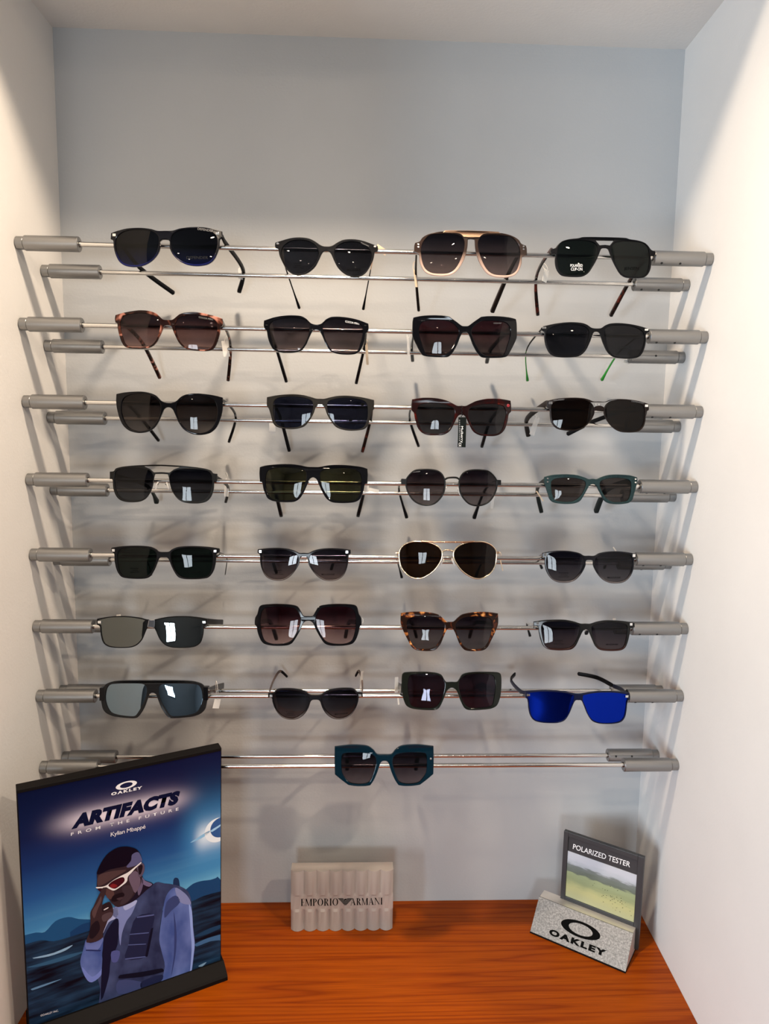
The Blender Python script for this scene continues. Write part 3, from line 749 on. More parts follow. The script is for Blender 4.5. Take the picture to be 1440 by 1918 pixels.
# ---- row 2
g = Pair((200,560,6), 1, 680, 0.034, 1.055,
 '680,235 630,228 595,200 550,160 480,135 390,125 300,132 190,152 95,180* 88,220 95,265* 115,275 120,330 135,400 160,475 195,530 250,553 340,560 440,555 510,530 560,480 600,400 625,340 640,305 680,293',
 '170,205 240,170 330,158 430,160 510,180 560,205 590,250 598,310 580,390 550,460 500,515 440,538 340,545 260,538 210,505 180,440 155,350 150,270',
 M['pink_tort'], LN['wine'], 'pink and black tortoiseshell square sunglasses with wine gradient lenses, first in the second row')
g.letters('COCOA MINT', 1115, 217, 165, 20, M['print_grey'], 1, roll=.18)
g.temple(-1, (600,893), -.02, 400, M['pink_tort'], .0058)
g.temple(1, (1363,920), -.02, 1390, M['pink_tort'], .0058)
g.price_tag(1335, 560, -.07, 10, 22, 8, M['clear_plastic'], top=(1360,370))
g = Pair((480,570,6), 1, 672, 0.03, 1.0,
 '672,228 620,215 590,190 560,160 500,130 400,122 280,130 180,150 85,182* 82,240 95,280* 115,295 130,380 155,450 190,505 250,535 350,545 440,540 510,515 560,450 600,360 625,310 645,288 672,283',
 '150,230 200,180 300,158 420,150 510,160 570,190 595,235 590,310 570,380 535,450 490,505 430,525 340,530 255,518 205,485 175,400 152,310',
 M['black'], LN['violet'], 'glossy black butterfly-shaped sunglasses with violet-grey gradient lenses, second in the second row')
g.letters('COCOA MINT', 1080, 205, 160, 22, M['print_white'], 1, roll=.18)
g.temple(-1, (340,875), -.02, 215, M['black'], .0055); g.temple(1, (1120,893), -.02, 1212, M['black'], .0055)
g.price_tag(1242, 560, -.075, 4, 30, 4, M['label_beige'], top=(1232,400))
g.rivet([(115,235), (1225,240)], M['print_dim'], .003, .0012)
g = Pair((755,570,6), 1, 697, 0.0146, 0.98,
 '697,245 660,240 600,195 515,135* 440,125 320,122 200,130 115,148* 105,200 103,340 112,380 160,480 210,565 260,585 350,593 450,595 510,588 560,540 610,450 640,370 665,325 697,312',
 '215,205 280,182 400,178 500,185 560,215 610,265 625,310 600,390 560,470 510,540 440,570 350,572 265,560 235,510 205,420 180,330 182,260',
 M['black'], LN['wine2'], 'chunky glossy black geometric sunglasses with wine-red lenses, third in the second row', tilt=-3.0)
g.letters('COCOA MINT', 1062, 212, 90, 14, M['print_grey'], 1)
g.temple(-1, (106,632), -.024, 97, M['black'], .0062, hinge=(112,230)); g.temple(1, (938,650), -.024, 985, M['black'], .0068, hinge=(1268,240))
g.price_tag(57, 470, -.09, 4, 26, 3, M['clear_plastic'], top=(70,300))
g = Pair((980,580,5.3333), 1, 735, 0.0196, 0.945,
 '735,187 685,180 640,150 590,132 500,124 400,128 300,142 200,165* 180,185 182,203* 213,225 215,290 225,350 255,420 300,460 380,475 480,475 560,462 620,415 665,330 690,260 705,228 735,218',
 '240,210 310,165 410,148 510,148 600,160 650,195 660,240 645,310 610,390 560,445 480,462 390,464 315,450 270,410 240,340 228,270',
 M['matte'], LN['grey'], 'matte black sunglasses with grey lenses and bright green temple tips, fourth in the second row', sag=0.0009)
g.rivet([(207,182), (1228,201)], M['silver'], .0050, .0026)
g.letters('polarised', 1010, 378, 120, 26, M['print_dim'], 1, bold=.01)
g.temple(-1, (42,712), -.02, 28, M['matte'], .0026, .0014, tip_mat=M['green'], tip_h=.0052, split=.68)
g.temple(1, (780,708), -.02, 950, M['matte'], .0026, .0014, tip_mat=M['green'], tip_h=.0052, split=.68)
g.price_tag(1030, 520, -.06, 16, 4, -8, M['label_white'], loop=False)
# ---- row 3
g = Pair((210,710,6), 2, 630, 0.033, 1.045,
 '630,268 590,262 545,240 490,185 420,155 330,140 220,142 120,152 45,168* 42,260 55,350 80,440 120,520 180,575 250,600 320,607 400,592 470,550 520,480 555,400 580,345 605,322 630,318',
 '125,225 190,180 290,162 390,168 470,200 530,260 545,330 525,430 480,510 410,565 330,585 260,578 190,545 140,480 110,400 103,310',
 M['black'], LN['brownfade'], 'glossy black rounded cat-eye sunglasses with brown gradient lenses, first in the third row')
g.temple(-1, (528,698), -.022, 290, M['black'], .0045); g.temple(1, (1310,712), -.022, 1388, M['black'], .0036)
g = Pair((485,720,6), 2, 686, 0.027, 1.015,
 '686,160 640,158 580,140 500,120 400,110 300,112 200,122 88,143* 85,240* 110,275 135,360 155,430 195,475 270,495 350,503 430,497 510,470 570,400 610,330 635,260 660,230 686,224',
 '170,190 220,152 310,138 420,138 520,155 590,185 607,230 600,300 570,370 520,430 450,475 350,487 260,480 200,450 165,370 157,270',
 M['charcoal'], LN['navy'], 'matte charcoal rectangular sunglasses with navy lenses and small emblems, second in the third row', sag=0.001)
g.temple(-1, (342,752), -.022, 235, M['matte'], .0058); g.temple(1, (1160,760), -.022, 1258, M['dark_tort'], .0058)
def flat_poly(s, name, pts, mat, lens):
    l = [s.to2(q[0]) for q in parse(pts)]
    vs = [(x, s.lens_y(lens, x, z)-.0003, z) for x, z in l]
    tr = tessellate_polygon([[Vector((x, z, 0)) for x, z in l]])
    return obj(name, mesh(name, vs, [tuple(t) for t in tr]), mat, s.lens_obj[lens])
flat_poly(g, 'heart_emblem', '1163,250 1146,228 1143,214 1150,206 1158,206 1164,216 1172,206 1182,208 1184,218 1180,230', M['print_black'], 1)
flat_poly(g, 'crocodile_emblem', '1002,412 1010,402 1020,398 1030,392 1042,396 1055,408 1046,406 1036,410 1040,418 1030,414 1020,418 1014,412', M['print_black'], 1)
g.letters('LACOSTE', 1025, 448, 120, 16, M['print_black'], 1, bold=.01)
g.price_tag(150, 495, -.08, 9, 15, 0, M['label_white'], loop=False, yaw=.2)
g = Pair((755,720,6), 2, 657, 0.0135, 0.99,
 '657,240 610,240 560,215 500,185 430,165 350,152 220,150 100,168* 93,240 95,290 120,320 135,400 165,490 215,545 280,570 370,573 450,567 520,530 565,460 600,385 625,350 657,340',
 '165,260 200,225 290,210 400,215 500,235 560,265 580,310 570,380 540,460 490,525 420,550 340,555 260,545 205,510 175,430 150,320',
 M['red_tort'], LN['smoke'], 'dark red tortoiseshell cat-eye sunglasses with a black swing tag, third in the third row')
g.rivet([(1180,238)], M['red_dot'], .0042, .0042, True)
g.temple(-1, (175,700), -.022, 72, M['black'], .0045); g.temple(1, (880,706), -.022, 985, M['black'], .0055)
c0 = g.loc3((616,368)); c1 = g.loc3((696,706))
card = obj('swing_tag', box_me('swing_tag', c0.x, c1.x, -.0042, -.0034, c1.z, c0.z, .0001), M['label_black'], g.e)
for k in range(9):
    q = g.loc3((655+6*math.sin(k*2.1), 246+k*14)); bm = bmesh.new(); bmesh.ops.create_icosphere(bm, subdivisions=1, radius=.0010)
    for v in bm.verts: v.co += Vector((q.x, -.0030, q.z))
    me = bpy.data.meshes.new('chain_bead'); bm.to_mesh(me); bm.free(); obj('chain_bead', me, M['metal_black'], card)
def on_card(s, text, x_base, x_top, y_a, y_b, mat):
    def fn(u, v):
        q = s.loc3((x_base+(x_top-x_base)*v, y_a+(y_b-y_a)*u)); return Vector((q.x, -.0044, q.z))
    obj('lettering', fit_text(text_me(text), fn), mat, card)
on_card(g, 'Mulberry', 636, 668, 470, 655, M['print_white']); on_card(g, 'CE', 620, 646, 655, 698, M['print_white'])
vs_, fs_ = [], []
for k in range(11):                                  # small print too fine to read: a row of short bars
    a_ = 398+k*22; c_ = [g.loc3(q) for q in ((623,a_), (633,a_), (633,a_+13+(k*7)%6), (623,a_+13+(k*7)%6))]; st = len(vs_)
    vs_ += [(q.x, -.0044, q.z) for q in c_]; fs_.append((st, st+1, st+2, st+3))
me = bpy.data.meshes.new('small_print'); me.from_pydata(vs_, [], fs_); me.update(); obj('small_print', me, M['print_grey'], card)
g = Pair((980,720,6), 2, 858, 0.03, 0.935,
 '858,192 790,190 740,170 680,155 580,148 450,152 350,165 270,185* 265,250 300,280 305,370 325,440 370,490 430,512 520,522 610,517 690,480 760,410 800,330 803,280 815,258 858,245',
 '320,230 380,185 480,165 590,162 690,175 760,215 790,270 785,340 745,410 680,475 605,503 520,508 430,497 375,470 335,420 318,340',
 M['brown_black'], LN['bark'], 'dark brown shield-style sunglasses with one temple folded inwards, fourth in the third row', sag=0.0009)
g.rivet([(305,208), (1383,240)], M['silver'], .0046, .0034); g.rivet([(810,225), (847,228)], M['silver'], .0015, .0022)
g.letters('POLARISED', 400, 174, 120, 14, M['print_grey'], roll=-.1); g.letters('DEFENDER', 1285, 198, 140, 16, M['print_grey'], roll=.15)
g.temple(-1, (55,570), -.03, 40, M['brown_black'], .0085, hinge=(272,215)); g.temple(1, (488,562), -.035, 800, M['matte'], .0062, hinge=(1400,240))
g.price_tag(125, 470, -.09, 10, 26, -16, M['clear_plastic'], top=(105,290))
# ---- row 4
g = Pair((195,850,6), 3, 640, 0.02, 1.09,
 '640,122 450,125 320,132 200,145 130,165 105,195 62,200* 62,285* 92,290 100,380 125,460 170,515 240,540 330,545 410,535 470,500 520,430 545,360 560,270 572,228* 640,226',
 '120,220 160,175 250,160 360,158 460,170 520,195 550,245 548,310 530,390 490,460 430,510 340,525 250,520 180,490 140,430 115,330',
 M['metal_black'], LN['night'], 'thin black metal double-bridge sunglasses with blue-black lenses, first in the fourth row', hole='640,138 445,141 510,170 555,208 640,205', thick=.0028, bev=.0005, sag=.001)
g.nose_pads([((578,360), 20), ((705,365), -20)], M['metal_black'])
g.temple(-1, (592,542), -.02, 490, M['metal_black'], .0050, tip_mat=M['tealdark'], tip_h=.0085, hinge=(75,240)); g.temple(1, (1366,542), -.02, 1395, M['metal_black'], .0050, hinge=(1250,260))
g.price_tag(1378, 380, -.07, 7, 26, -4, M['clear_plastic'], top=(1372,215))
g = Pair((475,850,6), 3, 667, 0.015, 1.02,
 '667,148 600,145 530,130 450,118 340,115 230,120 130,132 68,150* 63,220 70,318* 95,325 110,400 130,450 155,500 210,530 300,543 390,545 460,538 520,500 570,420 605,340 630,285 667,266',
 '145,220 175,180 260,158 380,155 490,165 560,185 588,220 585,300 560,380 520,450 470,505 390,522 290,522 210,510 165,460 140,370 133,290',
 M['black'], LN['olive'], 'bulky glossy black rectangular sunglasses with olive green lenses, second in the fourth row')
g.temple(-1, (312,702), -.022, 225, M['black'], .0065); g.temple(1, (1170,702), -.022, 1248, M['black'], .0065)
t = g.price_tag(1335, 408, -.09, 19, 5, -12, M['label_white'], loop=False, yaw=.2)
g.block('tag_clip', 1238, 365, 1300, 440, M['clear_plastic'], .03, .034)
g = Pair((735,860,6), 3, 672, 0.01, 0.97, None,
 '155,240 190,180 250,130 330,117 430,118 510,135 560,175 588,240 590,300 575,380 530,450 470,500 390,518 310,505 240,465 190,400 158,320',
 M['metal_black'], LN['plum'], 'thin black wire round sunglasses with plum gradient lenses, third in the fourth row', wire=.0011)
g.tube('bridge', [(592,228), (620,212), (672,206), (725,210), (752,228)], .0013, M['metal_black'])
for x0, x1, y0, y1 in ((98,155,222,285), (1178,1220,234,290)): g.block('end_piece', x0, y0, x1, y1, M['metal_black'], .0, .007)
g.nose_pads([((592,338), 20), ((758,368), -20)], M['silver'])
g.temple(-1, (160,658), -.02, 72, M['metal_black'], .0036, tip_mat=M['matte'], tip_h=.0062, hinge=(105,262)); g.temple(1, (915,664), -.02, 1035, M['metal_black'], .0036, tip_mat=M['matte'], tip_h=.0068, hinge=(1215,270))
g.price_tag(1125, 470, -.075, 5, 22, -4, M['clear_plastic'], top=(1130,340)); g.letters('POLARIZED', 272, 142, 80, 11, M['print_grey'], 0, roll=-.12)
g = Pair((985,860,6), 3, 757, 0.005, 0.905,
 '757,222 710,225 660,205 580,180 480,170 370,172 290,180 212,200* 208,250 228,320 250,390 270,450 310,485 380,500 470,505 550,497 610,470 650,410 690,340 715,298 757,280',
 '285,260 320,225 410,210 520,210 610,225 665,250 675,290 655,350 615,415 560,460 490,480 400,478 330,462 300,410 285,340',
 M['teal'], LN['taupe'], 'teal speckled square sunglasses with taupe lenses, fourth in the fourth row', thick=.005)
g.rivet([(245,218), (245,255), (1230,225), (1230,262)], M['silver'], .0026, .0024, True)
g.temple(-1, (172,590), -.022, 125, M['tealdark'], .0075, hinge=(225,245)); g.temple(1, (785,590), -.022, 900, M['tealdark'], .0085, hinge=(1245,245))
g.price_tag(155, 415, -.075, 2, 18, 35, M['label_beige'], loop=False)
# ---- row 5
g = Pair((195,1000,6), 4, 665, 0.007, 1.07,
 '665,205 610,200 580,175 520,148 420,136 300,135 180,142 80,158* 76,195 110,225 115,300 130,380 155,440 195,485 270,502 370,507 460,503 515,480 560,410 590,340 608,290 630,265 665,262',
 '150,220 190,170 300,152 420,152 520,170 580,210 585,280 560,370 520,440 460,485 370,492 270,487 200,465 165,410 148,310',
 M['matte'], LN['deepgreen'], 'black square sunglasses with deep green lenses and silver corner studs, first in the fifth row', sag=.001)
g.rivet([(105,185), (1247,193)], M['silver'], .0040, .0036)
g.temple(-1, (537,466), -.022, 445, M['metal_black'], .0022, .0014); g.temple(1, (1360,460), -.022, 1378, M['metal_black'], .0022, .0014)
g.letters('MOLESKINE', 1000, 433, 160, 16, M['print_black'], 1, bold=.01); g.letters('POLARIZED', 340, 390, 90, 12, M['print_black'], 0); g.letters('CLIP-ON', 340, 410, 70, 12, M['print_black'], 0); g.letters('COLLECTION', 340, 430, 100, 12, M['print_black'], 0)
g = Pair((465,1000,6), 4, 622, 0.006, 1.02,
 '622,215 570,215 520,190 440,168 330,158 200,163 105,175* 103,215* 130,238 130,300 145,380 180,460 240,510 320,527 400,520 470,480 530,410 570,340 580,280 592,260 622,257',
 '150,250 170,200 260,180 370,178 460,195 530,225 560,270 555,330 520,400 465,460 400,505 320,513 245,497 190,450 155,370',
 M['grey_fade'], LN['mauve'], 'black to clear grey faded round sunglasses with mauve gradient lenses, second in the fifth row', sag=.001)
g.rivet([(135,197), (1108,203)], M['silver'], .0036, .0036)
g.letters('MOLESKINE', 895, 456, 145, 18, M['print_black'], 1, bold=.01); g.letters('POLARIZED', 333, 412, 100, 14, M['print_black'], 0); g.letters('CLIP-ON', 333, 434, 70, 14, M['print_black'], 0); g.letters('COLLECTION', 333, 456, 110, 14, M['print_black'], 0)
g.temple(-1, (318,442), -.024, 250, M['metal_black'], .0042); g.temple(1, (930,400), -.024, 985, M['metal_black'], .0042)
g = Pair((725,990,6), 4, 683, 0.003, 1.0, None,
 '135,290 150,230 200,180 280,150 380,148 480,160 560,195 605,240 620,290 610,350 570,420 520,480 450,530 380,560 310,560 240,530 180,470 145,390',
 M['goldlight'], LN['brown'], 'gold wire aviator sunglasses with brown teardrop lenses, third in the fifth row', wire=.0010)
g.tube('brow_bar', [(385,142), (500,150), (683,152), (860,152), (985,145)], .0012, M['gold'], .0006)
g.tube('bridge', [(620,265), (650,246), (683,242), (720,246), (748,265)], .0011, M['goldlight'])
g.nose_pads([((618,378), 22), ((750,378), -22)], M['goldlight'])
for x0, x1, y0, y1 in ((96,136,262,284), (1230,1262,262,284)): g.block('end_piece', x0, y0, x1, y1, M['gold'], .0, .006)
g.temple(-1, (165,552), -.024, 108, M['gold'], .0026, .0014, tip_mat=M['matte'], tip_h=.0046, hinge=(105,275)); g.temple(1, (998,535), -.024, 1085, M['gold'], .0026, .0014, tip_mat=M['matte'], tip_h=.0055, hinge=(1255,275))
g.price_tag(1280, 390, -.13, 1.2, 22, 14, M['label_beige'], top=(1255,262))
g = Pair((985,1000,6), 4, 715, 0.011, 1.0,
 '715,247 655,245 600,215 500,195 380,190 270,200 188,215* 188,262* 210,275 215,350 235,430 280,500 340,540 420,552 500,545 570,510 630,440 670,360 673,312 685,297 715,295',
 '235,270 260,225 350,208 470,208 570,225 640,265 655,320 635,390 590,460 530,515 450,532 370,528 300,500 255,430 232,350',
 M['grey_fade'], LN['inkfade'], 'black round sunglasses with ink-blue gradient lenses and square silver studs, fourth in the fifth row', sag=.001)
g.rivet([(215,232), (1212,243)], M['silver'], .0042, .0042)
g.letters('MOLESKINE', 990, 492, 145, 18, M['print_black'], 1, bold=.01); g.letters('POLARIZED', 423, 440, 110, 14, M['print_black'], 0); g.letters('CLIP-ON', 423, 462, 75, 14, M['print_black'], 0); g.letters('COLLECTION', 423, 484, 118, 14, M['print_black'], 0)
g.temple(-1, (178,385), -.03, 140, M['brown_crystal'], .0042, tip_mat=M['matte']); g.temple(1, (880,385), -.03, 935, M['brown_crystal'], .0042, tip_mat=M['matte'])
g.price_tag(995, 172, -.05, 2.5, 8, 35, M['label_white'], loop=False)
# ---- row 6
g = Pair((175,1110,5.647), 5, 603, 0.0, 1.05,
 '603,287 560,285 500,270 400,255 280,250 150,258 35,278* 33,340* 65,360 75,450 100,530 150,570 230,585 320,587 400,580 460,555 510,500 545,420 560,382 580,364 603,360',
 '50,292* 150,268 280,260 400,265 500,281 558,298* 557,370 535,420 505,490 455,545 395,571 320,578 230,576 155,561 109,525 85,450 74,350 46,332*',
 M['matte'], LN['mirror'], 'rimless-looking silver mirror shield sunglasses with slim black temples, first in the sixth row', sag=.0006, R=.22)
g.mid_plate('bridge_plate', '588,284* 603,286 650,284* 648,350 640,372 603,366 572,362*', M['chrome'])
g.rivet([(65,312), (1170,312)], M['silver'], .0048, .0036)
g.temple(-1, None, -.03, None, M['matte'], .0055); g.temple(1, None, way=[(1290,310,-.10), (1366,312,-.055)], mat=M['matte'], h=.0078, hinge=(1205,305))
g.price_tag(265, 243, -.10, 6, 3, 0, M['label_white'], loop=False)
g.letters('DEFENDER', 1090, 272, 110, 12, M['print_dim'], roll=.1)
g = Pair((460,1100,6), 5, 702, 0.0, 1.0,
 '702,325 650,320 620,270 580,215 500,195 380,187 260,190 180,200 150,225 130,300 105,345 102,420 120,440 135,510 165,590 205,635 280,655 370,660 460,655 520,630 570,560 620,470 645,410 670,385 702,378',
 '170,320 190,260 230,230 330,218 450,220 540,235 590,285 615,350 605,430 570,510 520,590 460,625 370,638 280,632 215,600 185,530 168,430',
 M['black'], LN['wine3'], 'oversized glossy black square sunglasses with wine to pink gradient lenses, second in the sixth row', tilt=8.5)
g.temple(-1, (348,582), -.024, 275, M['black'], .0068, hinge=(112,385)); g.temple(1, (1120,560), -.024, 1160, M['black'], .0068, hinge=(1295,385))
g.tube('thread', [(1302,345), (1318,360), (1320,390), (1305,412)], .0004, M['clear_plastic'])
g = Pair((730,1120,6), 5, 680, 0.003, 0.965,
 '680,270 640,265 590,220 540,185 450,165 330,155 220,158 125,172* 120,240 125,300 160,390 200,470 240,545 290,585 380,597 460,597 520,580 570,520 600,450 625,390 650,350 680,342',
 '195,260 230,225 310,208 420,208 520,222 590,262 618,310 605,390 570,470 520,540 460,570 370,575 290,560 240,500 210,420 190,330',
 M['amber_tort'], LN['plum'], 'amber tortoiseshell cat-eye sunglasses with plum gradient lenses, third in the sixth row', tilt=8.5)
g.temple(-1, (300,440), -.024, 250, M['dark_tort'], .0058); g.temple(1, (893,442), -.024, 960, M['dark_tort'], .0058)
g = Pair((980,1120,6), 5, 705, 0.013, 0.935,
 '705,290 650,290 570,265 480,248 380,245 250,250 120,268* 118,315* 165,325 180,400 200,480 230,545 280,578 370,590 460,590 540,580 590,540 630,460 660,395 680,365 705,355',
 '205,330 230,285 330,268 450,268 560,285 630,315 635,370 615,440 580,510 530,555 460,570 370,570 290,562 245,530 220,450',
 M['tort_fade'], LN['inkwine'], 'black to dark tortoiseshell square sunglasses with ink and wine lenses, fourth in the sixth row', sag=.001)
g.rivet([(160,282), (1210,296)], M['silver'], .0038, .0036)
g.letters('MOLESKINE', 998, 523, 135, 16, M['print_black'], 1, bold=.01); g.letters('POLARIZED', 395, 478, 95, 13, M['print_black'], 0); g.letters('CLIP-ON', 395, 498, 65, 13, M['print_black'], 0); g.letters('COLLECTION', 395, 518, 112, 13, M['print_black'], 0)
g.temple(-1, (75,428), -.03, 42, M['silver'], .0030, tip_mat=M['matte'], tip_h=.004); g.temple(1, (702,400), -.03, 800, M['silver'], .0030, tip_mat=M['matte'], tip_h=.0062)
g.price_tag(1020, 243, -.08, 7, 4, 0, M['label_white'], loop=False)
# ---- row 7
g = Pair((180,1240,5.647), 6, 595, 0.0, 1.06,
 '595,195 450,195 300,197 190,205 110,230 75,265 60,300 50,400 55,440 70,500 110,545 180,575 280,590 380,597 430,590 470,550 510,480 540,400 560,345 580,330 595,328',
 '115,275 150,240 240,230 380,228 480,232 525,255 535,310 520,380 490,450 450,520 410,570 350,575 240,562 160,535 120,480 98,400 100,330',
 M['smoke'], LN['icemirror'], 'smoky grey wraparound sunglasses with ice-blue mirror lenses, first in the seventh row', R=.19, sag=.001, y_off=.028, tilt=8)
g.block('hinge_block', 42, 270, 96, 412, M['black'], -.001, .010); g.block('hinge_block', 1128, 268, 1186, 400, M['black'], -.001, .010)
g.temple(-1, None, -.04, None, M['smoke'], .008, hinge=(60,340)); g.temple(1, None, way=[(1270,272,-.09), (1348,250,-.045)], mat=M['smoke'], h=.0095, hinge=(1175,320))
g.price_tag(1275, 440, -.10, 10, 14, -12, M['label_white'], loop=True, top=(1270,200))
g = Pair((480,1230,6), 6, 663, -0.006, 1.0,
 '663,440 600,435 560,405 500,380 400,365 280,365 230,375 190,410 132,418* 130,460* 172,468 180,510 205,580 250,650 310,695 390,712 470,700 540,650 585,580 610,510 630,490 663,487',
 '200,440 230,395 300,378 400,380 500,400 565,430 595,470 580,540 545,610 490,665 420,698 350,695 290,670 235,615 205,540 195,480',
 M['grey_fade'], LN['inkfade'], 'black round sunglasses with raised brown temples standing up behind, second in the seventh row', tilt=-6, sag=.001)
g.rivet([(165,440), (1165,435)], M['silver'], .0040, .0036)
g.temple(-1, None, way=[(152,385,-.118), (200,255,-.06), (268,162,-.022), (350,228,-.012)], mat=M['brown_crystal'], h=.0042, tip_mat=M['matte'], split=.76)
g.temple(1, None, way=[(1192,380,-.118), (1185,255,-.06), (1152,160,-.022), (1114,218,-.012)], mat=M['brown_crystal'], h=.0042, tip_mat=M['matte'], split=.76)
g.letters('MOLESKINE', 955, 643, 145, 16, M['print_black'], 1, roll=-.1, bold=.01); g.letters('POLARIZED', 382, 620, 98, 13, M['print_black'], 0); g.letters('CLIP-ON', 382, 640, 68, 13, M['print_black'], 0); g.letters('COLLECTION', 382, 660, 110, 13, M['print_black'], 0)
g.price_tag(1182, 262, -.07, 4.5, 28, -3, M['label_white'], loop=False)
g = Pair((725,1230,6), 6, 727, 0.0, 0.99,
 '727,285 670,285 645,260 610,205 550,182 440,172 300,172 200,178 170,200 162,280 170,420 190,500 220,555 280,585 380,598 480,603 550,598 590,570 630,490 660,410 685,370 727,350',
 '240,250 265,210 350,195 470,195 560,205 620,240 648,300 640,380 615,470 570,545 520,575 420,578 320,570 265,540 245,450 232,340',
 M['olive'], LN['blood'], 'olive green see-through chunky square sunglasses with dark red lenses, third in the seventh row', thick=.005, tilt=12, y_off=.026)
g.temple(-1, None, -.03, 112, M['olive'], .010, hinge=(150,335)); g.temple(1, None, -.03, None, M['olive'], .010, hinge=(1270,330))
g.price_tag(126, 500, -.12, 2.5, 10, 6, M['label_white'], loop=False); g.price_tag(104, 315, -.11, 6, 22, 0, M['clear_plastic'], loop=False)
g = Pair((945,1230,4.8), 6, 665, 0.0147, 0.965,
 '665,340 620,335 560,322 450,310 320,308 190,315* 185,370* 210,390 215,460 230,530 265,575 330,595 410,600 480,597 540,575 580,520 610,450 630,405 645,393 665,393',
 '205,330* 320,317 450,319 560,332 622,350* 624,395 600,450 571,520 532,567 475,589 410,593 330,586 271,568 239,525 224,450 210,372*',
 M['navy'], LN['bluemirror'], 'navy shield sunglasses with royal blue mirror lenses and raised temples, fourth in the seventh row', tilt=-4, sag=.0006)
g.rivet([(212,343), (1098,356)], M['silver'], .0044, .0034)
g.temple(-1, None, way=[(150,318,-.125), (78,248,-.075), (58,200,-.05), (95,155,-.03)], mat=M['navy'], h=.0062, tip_mat=M['matte'], split=.6, hinge=(195,340))
g.temple(1, None, way=[(1045,292,-.12), (975,262,-.095), (830,188,-.06), (655,152,-.04)], mat=M['navy'], h=.0062, tip_mat=M['matte'], split=.5, hinge=(1112,345))
g.price_tag(975, 265, -.093, 5, 8, -20, M['clear_plastic'], loop=False)
# ---- row 8
g = Pair((600,1360,6), 7, 720, -0.004, 0.985,
 '720,325 640,320 600,275 540,232 460,218 340,215 240,225 160,235* 158,400 162,545* 240,610 315,665* 400,677 500,677 560,668* 600,610 640,520 670,430 690,400 720,393',
 '240,340 260,312 340,302 460,302 560,315 610,345 628,400 615,470 590,550 550,630 480,655 400,655 330,640 280,590 245,530 235,430',
 M['petrol'], LN['petrol'], 'petrol blue angular oversized sunglasses, the only pair in the bottom row', thick=.005, tilt=7)
g.temple(-1, (300,480), -.03, 290, M['petrol'], .008); g.temple(1, (1070,480), -.03, 1120, M['petrol'], .008)
g.rivet([(1240,365)], M['silver'], .0026, .0026)
# ------------------------------------------------------------------ poster stand
class Plane:
    """a flat rectangle standing on the shelf: origin at bottom-left, ux along the width, uz up, n towards the viewer"""
    def __init__(s, br, yaw, w, h, lean, z0):
        s.w, s.h = w, h
        s.ux = Vector((math.cos(yaw), math.sin(yaw), 0)); nb = Vector((-math.sin(yaw), math.cos(yaw), 0))
        s.uz = Vector((0, 0, math.cos(lean))) + nb*math.sin(lean); s.n = s.uz.cross(s.ux); s.n.normalize()
        if s.n.y > 0: s.n = -s.n
        s.o = Vector((br[0], br[1], z0)) - s.ux*w
        s.R = Matrix((s.ux, -s.n, s.uz)).transposed()      # local x = ux, local y = away from viewer, local z = uz
    def px(s, px, py, lift=0.0):
        o = s.o + s.n*lift; d = px_ray(px, py); t = (o-CAM).dot(s.n)/d.dot(s.n); p = CAM+d*t-o
        return Vector((p.dot(s.ux), p.dot(s.uz)))
    def empty(s, name): 
        e = empty(name, s.o); e.rotation_euler = s.R.to_euler(); return e
def solid(name, prof_pts, d0, d1):
    """polygon in local x,z extruded along local y"""
    n = len(prof_pts); vs = [(x, d0, z) for x, z in prof_pts] + [(x, d1, z) for x, z in prof_pts]
    tr = tessellate_polygon([[Vector((x, z, 0)) for x, z in prof_pts]])
    fs = [tuple(t) for t in tr] + [tuple(n+i for i in t[::-1]) for t in tr] + [(k, (k+1) % n, n+(k+1) % n, n+k) for k in range(n)]
    return mesh(name, vs, fs)
PP = Plane((-0.2117, -0.1488), 0.4658, 0.2504, 0.3314, -0.0554, 0.016)
pe = PP.empty('poster_stand'); tag(pe, 'blue advertising poster of a man in white sunglasses in a black stand', 'poster')
M['stand_black'] = pbr('stand_black_plastic', (0.006, 0.005, 0.005), 0.55, spec=0.08)
